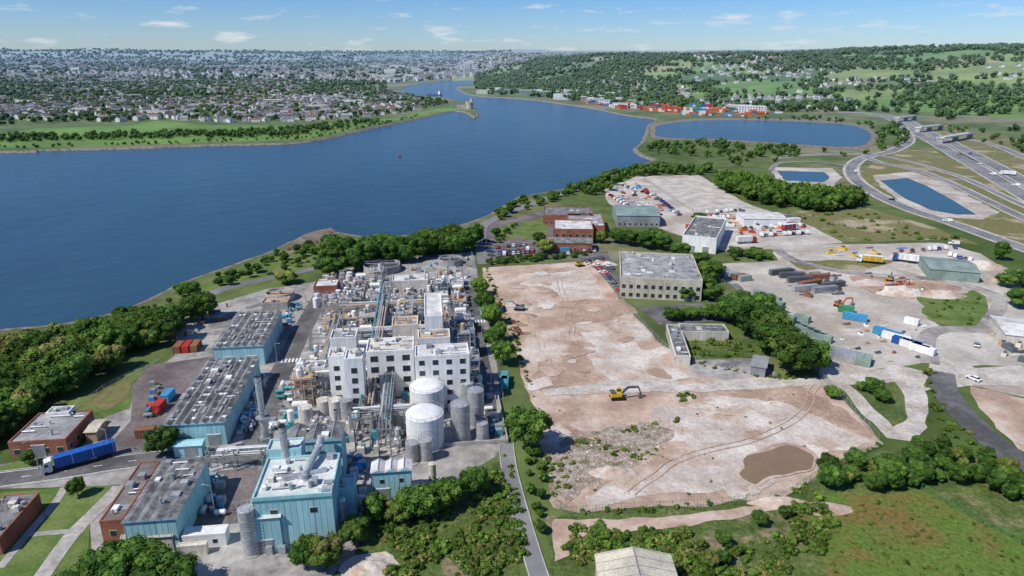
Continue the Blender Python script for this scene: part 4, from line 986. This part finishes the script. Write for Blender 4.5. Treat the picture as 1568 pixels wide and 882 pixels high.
fence('railing', [(100, 640), (160, 595), (262, 545)], 1.5)
def lamp(px, py, h=9, rot=0):
    mb = MB(); mb.cyl(0, 0, 0, .13, h, 'galv', 8, r2=.07); mb.tube((0, 0, h), (1.4, 0, h+.3), .05, 'galv', 5); mb.box(1.6, 0, h+.22, .8, .3, .14, 'msteel'); place_mb(mb, 'street_lamp', px, py, rot)
for i, p in enumerate([(725, 470), (738, 530), (752, 600), (170, 700), (60, 718), (470, 480), (425, 560), (395, 640), (1320, 300), (1370, 318), (1430, 338), (1500, 362), (1310, 250), (1480, 245), (1530, 275), (1440, 222), (1400, 265), (1470, 292), (1530, 322), (1352, 243), (760, 345), (745, 380), (330, 790), (1480, 228), (1520, 245), (1560, 262)]): lamp(*p, 10 if p[1] < 340 else 8, i)

# ================= VEGETATION =================
for a in [(808, 690, 13.5, 6.4, 0), (250, 697, 8, 4, 1), (735, 452, 8, 3.6, 2), (743, 478, 9, 4.2, 1), (752, 498, 9, 4.0, 2), (766, 522, 8, 3, 0), (770, 560, 10, 4.3, 0), (756, 535, 8, 3.4, 1),
          (640, 795, 9, 5, 0), (690, 775, 8, 3.8, 0), (728, 760, 8, 3.2, 1), (575, 800, 7, 3.4, 3), (500, 870, 8, 3.8, 4), (665, 785, 7, 4, 2), (610, 800, 6, 3.2, 4),
          (545, 830, 6, 3, 2), (470, 868, 7, 3.5, 0), (200, 905, 9, 5.5, 3), (240, 900, 9, 5.5, 0), (170, 895, 9, 5, 3), (275, 912, 8, 5, 0), (205, 880, 8, 5, 1), (130, 920, 8, 5, 0), (120, 760, 5, 2, 1), (45, 712, 4, 1.8, 1),
          (1212, 572, 14, 8.5, 0), (1240, 568, 11, 6, 2), (1185, 545, 13, 8, 0), (1150, 515, 14, 8, 3), (1125, 498, 12, 7, 1), (1175, 520, 13, 7.5, 2), (1165, 490, 11, 7, 3), (1130, 480, 10, 6, 0), (1030, 490, 5, 4, 1), (1055, 488, 5, 4, 2), (1085, 488, 6, 4.5, 0), (1110, 492, 8, 5, 1),
          (1075, 452, 10, 6, 0), (1085, 430, 10, 6, 2), (1070, 412, 9, 6, 0), (1050, 458, 6, 4.5, 1), (1040, 395, 8, 6, 3), (1090, 460, 7, 5, 0), (1015, 382, 9, 6, 3), (990, 380, 9, 6, 1), (965, 376, 9, 6, 0), (1000, 372, 9, 6, 0), (945, 372, 8, 5, 1),
          (835, 388, 8, 5, 4), (825, 374, 7, 4, 0), (920, 372, 7, 4, 4), (1335, 602, 5, 3.4, 0), (1350, 615, 4, 2.6, 1), (1320, 598, 3, 2, 2), (1275, 608, 3.4, 2.6, 2), (1530, 398, 10, 4, 3), (1565, 440, 9, 7, 0), (1560, 470, 8, 6, 1), (1540, 440, 7, 5, 0),
          (290, 455, 7, 5, 1), (440, 434, 6, 5, 4), (505, 425, 10, 7, 3), (900, 362, 7, 4, 1), (760, 362, 5, 3, 1), (1070, 340, 6, 5, 0), (1155, 395, 5, 5, 2), (1125, 392, 5, 4, 1)]: T(*a)
wood('woodland', [(-250, 590), (0, 560), (100, 545), (170, 528), (235, 500), (290, 487), (325, 484), (325, 492), (280, 512), (262, 532), (170, 574), (110, 604), (60, 645), (0, 690), (-250, 770)], 6.4, .7, 1.2, NT)
wood('hedgerow', [(-250, 560), (0, 525), (120, 510), (220, 480), (225, 492), (120, 545), (0, 562), (-250, 592)], 5, .3, .65, NT)
wood('woodland', [(490, 420), (505, 392), (560, 386), (640, 382), (700, 372), (728, 368), (732, 388), (640, 400), (560, 417)], 7.0, .8, 1.35, NT[:4])
wood('hedgerow', [(330, 432), (400, 404), (480, 378), (500, 380), (480, 402), (400, 424), (340, 442)], 6, .25, .5, NT[:3], .6)
wood('hedgerow', [(230, 470), (300, 438), (400, 398), (470, 372), (475, 376), (400, 404), (300, 446), (235, 478)], 5, .15, .35, NT, .6)
wood('hedgerow', [(735, 340), (790, 312), (860, 296), (900, 285), (940, 270), (960, 264), (950, 272), (870, 302), (800, 325), (745, 350)], 7, .35, .6, NT[:3], .8)
wood('woodland', [(870, 290), (900, 282), (950, 268), (1000, 259), (1090, 260), (1100, 268), (1000, 270), (960, 272), (930, 295), (900, 305)], 8, .6, 1.0, FT, .9)
wood('woodland', [(1095, 285), (1130, 280), (1170, 290), (1260, 303), (1320, 308), (1325, 320), (1260, 327), (1200, 320), (1150, 308), (1100, 292)], 8.0, 1.0, 1.5, FT)
wood('woodland', [(1010, 219), (1100, 221), (1180, 225), (1240, 231), (1240, 240), (1160, 243), (1090, 246), (1010, 238), (988, 230)], 12, .5, 1.0, FT, .6)
wood('woodland', [(1240, 230), (1330, 232), (1340, 236), (1200, 248), (1100, 258), (1090, 250)], 12, .4, .8, FT, .35)
wood('hedge', [(745, 402), (800, 396), (905, 388), (905, 394), (800, 403), (746, 408)], 3.2, .22, .32, NT[:2], 1)
wood('hedge', [(758, 372), (785, 345), (792, 346), (768, 376)], 4, .2, .35, NT[:2], 1)
wood('hedgerow', [(1240, 752), (1270, 722), (1350, 698), (1420, 680), (1500, 698), (1568, 745), (1700, 785), (1700, 850), (1568, 790), (1480, 748), (1420, 745), (1300, 755)], 4.0, .3, .65, NT, .92)
wood('hedgerow', [(1560, 420), (1700, 430), (1700, 520), (1568, 470)], 8, .7, 1.1, FT, .8)
wood('hedgerow', [(1165, 385), (1190, 400), (1140, 402), (1110, 396)], 6, .3, .5, NT[:3], .7)
wood('hedgerow', [(800, 690), (830, 700), (838, 780), (850, 850), (835, 850), (812, 770)], 2.8, .15, .32, NT, .75)
wood('bramble_scrub', [(560, 800), (640, 765), (770, 720), (795, 790), (808, 890), (560, 920), (620, 850)], 1.5, .35, 1.3, BU, .8, clumpy(9, -.2, 2))
wood('bramble_scrub', [(770, 690), (778, 690), (800, 790), (820, 860), (812, 890), (790, 800)], 1.6, .4, .8, BU, .6)
wood('bramble_scrub', [(840, 800), (1050, 815), (1200, 785), (1260, 740), (1300, 770), (1260, 860), (1300, 940), (860, 940)], 1.7, .4, 1.3, BU, .8, clumpy(12, -.1, 6))
wood('hawthorn_bushes', [(900, 825), (1050, 815), (1190, 790), (1240, 800), (1230, 850), (1180, 900), (1090, 900), (1040, 850)], 4.5, .18, .42, NT, .6, clumpy(14, .05, 8))
wood('meadow_weeds', [(1250, 780), (1420, 760), (1568, 820), (1600, 940), (1290, 940)], 1.7, .15, .45, BU, .6)
wood('weeds', [(840, 690), (960, 655), (1040, 640), (1010, 700), (890, 745), (850, 760)], 2.0, .25, .8, BU, .7, clumpy(10, .0, 3))
wood('weeds', [(850, 620), (1250, 590), (1340, 670), (1270, 710), (1200, 760), (900, 782), (845, 770)], 6, .15, .4, BU, .2)
for band in ([(828, 690), (836, 720), (850, 776), (858, 776), (846, 720), (838, 690)], [(850, 776), (890, 782), (1080, 770), (1200, 760), (1270, 713), (1350, 676), (1352, 684), (1272, 722), (1204, 768), (1080, 780), (890, 790)], [(740, 410), (782, 510), (800, 570), (826, 640), (832, 638), (806, 568), (788, 508), (748, 412)], [(1040, 548), (1180, 575), (1255, 577), (1255, 583), (1180, 581), (1040, 555)]):
    wood('edge_weeds', band, 1.8, .25, .8, BU, .65)
wood('weeds', [(1040, 605), (1060, 600), (1065, 612), (1040, 618)], 1.8, .5, 1.0, BU, .9)
wood('weeds', [(1420, 660), (1440, 610), (1500, 680), (1568, 740), (1420, 670)], 3, .4, 1.0, BU, .7)
wood('weeds', [(1420, 460), (1510, 450), (1495, 500), (1430, 500)], 4, .3, .9, BU, .5)
wood('weeds', [(1400, 570), (1430, 560), (1440, 640), (1420, 660), (1425, 600)], 3, .4, 1.2, BU, .8)
wood('weeds', [(1060, 520), (1170, 530), (1165, 548), (1060, 545)], 2.6, .4, 1.2, BU, .6)
wood('weeds', [(460, 372), (500, 365), (480, 405), (340, 440), (300, 448)], 5, .6, 1.6, BU, .5)
wood('weeds', [(1200, 330), (1330, 325), (1480, 370), (1300, 368)], 8, .6, 1.8, BU, .5)
wood('hedgerow', [(1180, 325), (1230, 330), (1330, 322), (1430, 350), (1420, 356), (1320, 330), (1220, 342)], 12, .3, .5, FT, .25)
wood('hedgerow', [(1355, 200), (1375, 190), (1400, 205), (1380, 225), (1345, 232), (1340, 210)], 14, .8, 1.2, FT, .6)
wood('hedgerow', [(1440, 190), (1700, 235), (1700, 260), (1560, 235), (1450, 205)], 16, .5, 1.0, FT, .4)
wood('hedgerow', [(985, 184), (1250, 180), (1340, 190), (1360, 215), (1345, 225), (1335, 198), (1250, 185), (1060, 183)], 14, .4, .8, FT, .5)

# ---------- far city and hillsides
def house_mesh(i, L, wd, h, rise, wall, roof):
    mb = MB(); mb.ab(-L/2, L/2, -wd/2, wd/2, 0, h, wall)
    e = .3; vs = [(-L/2-e, -wd/2-e, h), (L/2+e, -wd/2-e, h), (L/2+e, 0, h+rise), (-L/2-e, 0, h+rise), (-L/2-e, wd/2+e, h), (L/2+e, wd/2+e, h)]
    mb.add(vs, [(0, 1, 2, 3), (3, 2, 5, 4)], roof); mb.add([(-L/2, -wd/2, h), (-L/2, wd/2, h), (-L/2, 0, h+rise-.1), (L/2, -wd/2, h), (L/2, wd/2, h), (L/2, 0, h+rise-.1)], [(0, 1, 2), (3, 5, 4)], wall)
    mb.box(-L/4, 0, h+rise*.6, 1, .8, rise*.4+1.2, 'brick')
    n = int(L/3)
    for s in (-1, 1):
        for k in range(n):
            for z in (1, 3.6):
                x = -L/2+L/n*(k+.5); mb.ab(x-.5, x+.5, *((s*wd/2-.04, s*wd/2+.04)), z, z+1.1, 'glass')
    return mb.mesh('house_%d' % i)
HM = [house_mesh(0, 11, 8, 5.4, 2.6, 'render', 'slate'), house_mesh(1, 17, 8, 5.6, 2.4, 'render', 'rooftile'), house_mesh(2, 13, 8.5, 5.6, 2.8, 'render', 'roofgrey'), house_mesh(3, 18, 8, 5.6, 2.4, 'white', 'slate')]
def houses(name, poly, cellsz, thr, s=1.0, seed=0, keep=.9):
    P = W(poly); pts = []
    for cx, cy in spread(P, cellsz):
        if noise.noise(Vector((cx/330+seed, cy/330, 0))) < thr: continue
        a = noise.noise(Vector((cx/300, cy/300, 7)))*5; nn = int(cellsz/30/s)
        m = rng.randrange(4)
        for r in range(-nn, nn+1):
            for c in range(-nn, nn+1):
                if rng.random() > keep: continue
                u = c*25*s+U(-3, 3); v = r*31*s+U(-2, 2)+.004*u*u; x = cx+u*cos(a)-v*sin(a); y = cy+u*sin(a)+v*cos(a)
                if inside(x, y, P): pts.append((x, y, hz(x, y)-.3, a+U(-.1, .1)+(0 if rng.random() < .8 else 1.57), s*U(.8, 1.05), m if rng.random() < .5 else rng.randrange(4)))
    instancer(name, HM, pts, 'house'); return pts
CB1 = [(-350, 205), (0, 196), (60, 190), (200, 188), (260, 183), (340, 188), (480, 186), (560, 180), (640, 170), (690, 158), (640, 150), (590, 138), (590, 125), (0, 118), (-350, 118)]
CB2 = [(-350, 120), (0, 120), (590, 127), (640, 126), (700, 116), (700, 103), (0, 103), (-350, 103)]
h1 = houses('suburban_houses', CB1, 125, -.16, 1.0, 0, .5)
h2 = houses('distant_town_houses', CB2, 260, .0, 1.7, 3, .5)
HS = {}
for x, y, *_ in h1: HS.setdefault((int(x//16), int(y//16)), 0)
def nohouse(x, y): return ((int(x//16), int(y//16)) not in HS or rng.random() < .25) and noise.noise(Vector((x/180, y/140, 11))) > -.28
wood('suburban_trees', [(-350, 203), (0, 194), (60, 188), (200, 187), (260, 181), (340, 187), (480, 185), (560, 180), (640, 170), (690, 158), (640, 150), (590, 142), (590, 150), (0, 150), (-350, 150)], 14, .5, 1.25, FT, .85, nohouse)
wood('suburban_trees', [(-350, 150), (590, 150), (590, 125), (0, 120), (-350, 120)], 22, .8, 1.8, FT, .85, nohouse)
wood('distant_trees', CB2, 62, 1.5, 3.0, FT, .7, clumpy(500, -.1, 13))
wood('shoreline_trees', [(-350, 221), (0, 219), (200, 214), (330, 212), (440, 210), (520, 198), (580, 189), (585, 184), (520, 190), (430, 200), (330, 204), (200, 206), (0, 210), (-350, 210)], 9.5, .5, .95, FT, .9, clumpy(60, -.25, 1))
wood('shoreline_trees', [(-350, 231), (0, 229), (200, 223), (400, 217), (475, 213), (530, 202), (640, 180), (640, 177), (530, 198), (470, 208), (400, 213), (200, 219), (0, 225)], 10, .25, .5, FT, .6)
def hillmask(x, y):
    az = degrees(atan2(x, y)); d = hypot(x, y); e, _ = cell(x, y)
    w = noise.noise(Vector((x/420, y/420, 5)))
    if az < 13 and d < 3000: return w > -.22 or e < .16
    return e < .085 or w > (.27 if az > 17 else .18)
NP = [(725, 130), (735, 144), (850, 151), (960, 165), (1100, 172), (1340, 172), (1400, 178), (1700, 225), (1700, 118), (1100, 118), (740, 112)]
pts = []
PN = W(NP)
for x, y in spread(PN, 20):
    if hillmask(x, y): pts.append((x, y, hz(x, y)-.5, U(0, 6), U(.8, 2.0), rng.randrange(3)))
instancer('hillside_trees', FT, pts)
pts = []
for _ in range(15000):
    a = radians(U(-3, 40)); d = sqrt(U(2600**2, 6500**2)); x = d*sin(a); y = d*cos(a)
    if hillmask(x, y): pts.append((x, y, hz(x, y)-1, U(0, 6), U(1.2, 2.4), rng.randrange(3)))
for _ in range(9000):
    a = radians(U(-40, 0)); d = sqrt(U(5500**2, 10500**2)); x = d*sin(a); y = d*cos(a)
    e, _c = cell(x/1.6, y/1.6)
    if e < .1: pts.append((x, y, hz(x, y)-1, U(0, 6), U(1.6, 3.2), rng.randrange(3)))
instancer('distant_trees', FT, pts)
houses('hillside_houses', [(740, 142), (850, 146), (980, 152), (1060, 158), (1060, 140), (900, 128), (740, 122)], 100, -.15, 1.0, 9, .55)
houses('hillside_houses', [(1060, 165), (1340, 168), (1480, 172), (1480, 150), (1200, 140), (1060, 148)], 110, .0, 1.0, 4, .4)
houses('hillside_houses', [(1060, 140), (1480, 148), (1700, 170), (1700, 110), (1060, 112)], 160, .25, 1.1, 6, .3)
houses('distant_town_houses', [(560, 125), (740, 118), (900, 112), (900, 98), (560, 98)], 260, -.35, 1.8, 6, .75)
def far_bld(name, px, py, L, wd, h, wall, roof, rot=0, win=2):
    x, y = G(px, py); mb = MB(); mb.ab(-L/2, L/2, -wd/2, wd/2, 0, h, wall, roof); mb.ab(-L/2-.2, L/2+.2, -wd/2-.2, wd/2+.2, h, h+.6, wall, roof)
    windows(mb, -L/2, L/2, -wd/2, wd/2, h, 'f', 6, 2, 1.6, 4.5); rooftop(mb, -L/2, L/2, -wd/2, wd/2, h+.6, 6, random.Random(px)); place(name, mb.mesh(name), x, y, hz(x, y), rot)
q = random.Random(4)
for px, py in [(740, 144), (758, 141), (772, 144), (790, 141), (805, 146), (822, 143), (840, 148), (862, 152), (880, 150), (898, 156), (915, 152), (930, 160), (945, 156), (905, 148), (870, 146), (925, 148), (950, 165), (965, 160), (1130, 172), (1150, 174), (890, 145), (912, 158), (855, 148), (975, 164)]:
    far_bld('waterfront_warehouse', px, py, q.uniform(25, 55), q.uniform(18, 30), q.uniform(8, 13), q.choice(['white', 'offwhite', 'palegreen', 'white', 'white']), q.choice(['roofwhite', 'roofgrey', 'roofwhite', 'white']), q.uniform(-.35, -.1))
for px, py, h in [(600, 118, 40), (590, 122, 25), (560, 118, 25), (620, 120, 22), (640, 116, 30), (610, 112, 30), (540, 116, 22), (655, 112, 26), (690, 108, 28), (820, 98, 26), (500, 118, 20), (120, 116, 30), (300, 114, 26), (420, 112, 28), (60, 112, 26), (720, 108, 30), (480, 110, 26), (650, 122, 26), (575, 110, 24), (630, 106, 24), (200, 120, 18), (370, 118, 22), (30, 122, 20)]:
    far_bld('city_block', px, py, q.uniform(50, 100), 30, h*.8, q.choice(['white', 'offwhite', 'render']), 'roofgrey', q.uniform(-.3, .3))
for px, py in [(40, 160), (130, 172), (200, 150), (310, 165), (420, 160), (240, 178), (480, 168), (350, 140), (90, 140), (540, 160), (150, 130), (460, 135)]:
    far_bld('school_building', px, py, q.uniform(30, 55), 16, q.uniform(7, 10), q.choice(['white', 'offwhite', 'white']), q.choice(['roofwhite', 'roofgrey']), q.uniform(-.4, .4))
mb = MB(); q = random.Random(8)
pal = ['orange', 'red', 'orange', 'blue', 'lblue', 'white', 'red', 'green', 'orange', 'white']
for a_, b_, n, hh in (((940, 163), (1030, 171), 18, 4), ((985, 169), (1090, 176.5), 22, 5), ((1000, 166), (1090, 171), 18, 5), ((1080, 171), (1170, 176), 20, 4), ((1050, 176), (1150, 178.5), 20, 3), ((895, 157), (960, 168), 14, 3), ((1100, 168), (1200, 174), 14, 2)):
    for i in range(n):
        t = i/n; x, y = G(a_[0]+(b_[0]-a_[0])*t, a_[1]+(b_[1]-a_[1])*t); k0 = q.choice(pal)
        for l in range(q.randrange(2 if hh > 3 else 1, hh+1)):
            for r_ in range(2): container(mb, x, y+r_*3, l*2.6, k0 if q.random() < .7 else q.choice(pal), q.choice([0, .02])-.15, 12.2)
mb.obj('container_terminal', 0)
mb = MB(); prof = [(-50, -8), (38, -8), (52, 0), (38, 8), (-50, 8)]
lo = [(x*.95, y*.8, -2) for x, y in prof]; hi = [(x, y, 5) for x, y in prof]
mb.add(lo+hi, [(i, (i+1) % 5, 5+(i+1) % 5, 5+i) for i in range(5)], 'blue'); mb.add([(x, y, 5) for x, y in prof], [(0, 1, 2, 3, 4)], 'tan')
mb.ab(-48, -34, -7, 7, 5, 18, 'white'); mb.ab(-46, -36, -6, 6, 18, 21, 'white'); mb.cyl(-44, 0, 21, 2, 5, 'orange')
for i in range(3): mb.ab(-28+i*20, -12+i*20, -6, 6, 5, 8, 'rust')
x, y = G(664, 146, -1.6); place('moored_cargo_ship', mb.mesh('moored_cargo_ship'), x, y, -1.2, 2.6, .5)
for px, py in ((652, 130), (676, 128), (690, 128)):
    mb = MB()
    for sx in (-4, 4):
        for sy in (-4, 4): mb.tube((sx, sy, 0), (sx*.6, sy*.6, 18), .5, 'lblue', 5)
    mb.ab(-4, 4, -4, 4, 18, 24, 'orange'); mb.tube((0, 0, 22), (26, 6, 42), .9, 'orange', 5); mb.tube((0, 0, 24), (0, 0, 36), .6, 'orange', 5); mb.tube((0, 0, 36), (26, 6, 42), .2, 'dsteel', 4)
    x, y = G(px, py); place('dock_crane', mb.mesh('dock_crane'), x, y, 0, px)
mb = MB(); mb.cyl(0, 0, 0, 9, 16, 'cream', 20)
for i in range(12): a = i*pi/6; mb.box(8.5*cos(a), 8.5*sin(a), 16, 2, 2, 2, 'cream', a)
mb.cyl(5, 5, 0, 3, 24, 'cream', 12); mb.ab(-30, -8, -6, 8, 0, 10, 'cream'); mb.ab(-30, -8, -6, 8, 10, 10.6, 'slate'); windows(mb, -30, -8, -6, 8, 10, 'f', 2)
x, y = G(719, 167); place('castle', mb.mesh('castle'), x, y, 0, 0, .8)
mb = MB(); mb.cyl(0, 0, -.3, 1.3, 1, 'red'); mb.cyl(0, 0, .7, .4, 2.5, 'red', r2=.1); x, y = G(612, 240, -1.6); place('navigation_buoy', mb.mesh('navigation_buoy'), x, y, -1.5)
for px, py in ((372, 150), (1265, 150), (620, 110)):
    mb = MB(); H_ = 30
    for sx in (-1, 1):
        for sy in (-1, 1): mb.tube((sx*3, sy*3, 0), (sx*.4, sy*.4, H_), .35, 'msteel', 4)
    for z, w in ((20, 7), (25, 5.5)): mb.tube((-w, 0, z), (w, 0, z), .3, 'msteel', 4)
    x, y = G(px, py); place('electricity_pylon', mb.mesh('pylon'), x, y, hz(x, y))

# ================= LIGHT, SKY, CAMERA =================
EL = 50; AZ = -122
w = bpy.data.worlds.new('World'); sc.world = w; w.use_nodes = True; N = w.node_tree.nodes; L = w.node_tree.links
bg = N['Background']; sky = N.new('ShaderNodeTexSky'); sky.sky_type = 'NISHITA'; sky.sun_disc = False; sky.sun_elevation = radians(EL); sky.sun_rotation = radians(AZ % 360)
sky.air_density = 1.0; sky.dust_density = .2; sky.ozone_density = 4.0; sky.altitude = 100
tc = N.new('ShaderNodeTexCoord'); mp = N.new('ShaderNodeMapping'); mp.inputs['Scale'].default_value = (9, 9, 46); mp.inputs['Location'].default_value = (2.3, 1.1, 0); L.new(tc.outputs['Generated'], mp.inputs[0])
nz = N.new('ShaderNodeTexNoise'); nz.inputs['Scale'].default_value = 1.7; nz.inputs['Detail'].default_value = 9; nz.inputs['Roughness'].default_value = .6; L.new(mp.outputs[0], nz.inputs['Vector'])
cr = N.new('ShaderNodeMapRange'); cr.inputs[1].default_value = .565; cr.inputs[2].default_value = .72; cr.inputs[3].default_value = 0; cr.inputs[4].default_value = .75; L.new(nz.outputs[0], cr.inputs[0])
sx = N.new('ShaderNodeSeparateXYZ'); L.new(tc.outputs['Generated'], sx.inputs[0])
er = N.new('ShaderNodeMapRange'); er.inputs[1].default_value = 0.0; er.inputs[2].default_value = .10; L.new(sx.outputs['Z'], er.inputs[0])
tint = N.new('ShaderNodeMix'); tint.data_type = 'RGBA'; tint.inputs[6].default_value = (.74, .92, 1.24, 1); tint.inputs[7].default_value = (.44, .74, 1.18, 1); L.new(er.outputs[0], tint.inputs[0])
hs = N.new('ShaderNodeMix'); hs.data_type = 'RGBA'; hs.blend_type = 'MULTIPLY'; hs.inputs[0].default_value = 1; L.new(tint.outputs[2], hs.inputs[7]); L.new(sky.outputs[0], hs.inputs[6])
mx = N.new('ShaderNodeMix'); mx.data_type = 'RGBA'; mx.inputs[7].default_value = (7.8, 8.1, 8.4, 1); L.new(cr.outputs[0], mx.inputs[0]); L.new(hs.outputs[2], mx.inputs[6])
L.new(mx.outputs[2], bg.inputs[0]); bg.inputs[1].default_value = .1
sun = bpy.data.lights.new('sun', 'SUN'); sun.energy = 4.6; sun.angle = radians(.5); sun.color = (1, .95, .87)
so = bpy.data.objects.new('sun', sun); sc.collection.objects.link(so)
d = Vector((sin(radians(AZ))*cos(radians(EL)), cos(radians(AZ))*cos(radians(EL)), sin(radians(EL))))
so.rotation_euler = d.to_track_quat('Z', 'Y').to_euler(); so.location = (-200, -100, 300)
cam = bpy.data.cameras.new('camera'); cam.sensor_width = 36; cam.lens = 24; cam.clip_start = 1; cam.clip_end = 80000
co = bpy.data.objects.new('camera', cam); co.location = (0, 0, HC); co.rotation_euler = (radians(90)-PIT, 0, 0); sc.collection.objects.link(co); sc.camera = co
sc.view_settings.view_transform = 'Standard'; sc.view_settings.look = 'None'; sc.view_settings.exposure = 0
print('objects', len(bpy.data.objects))
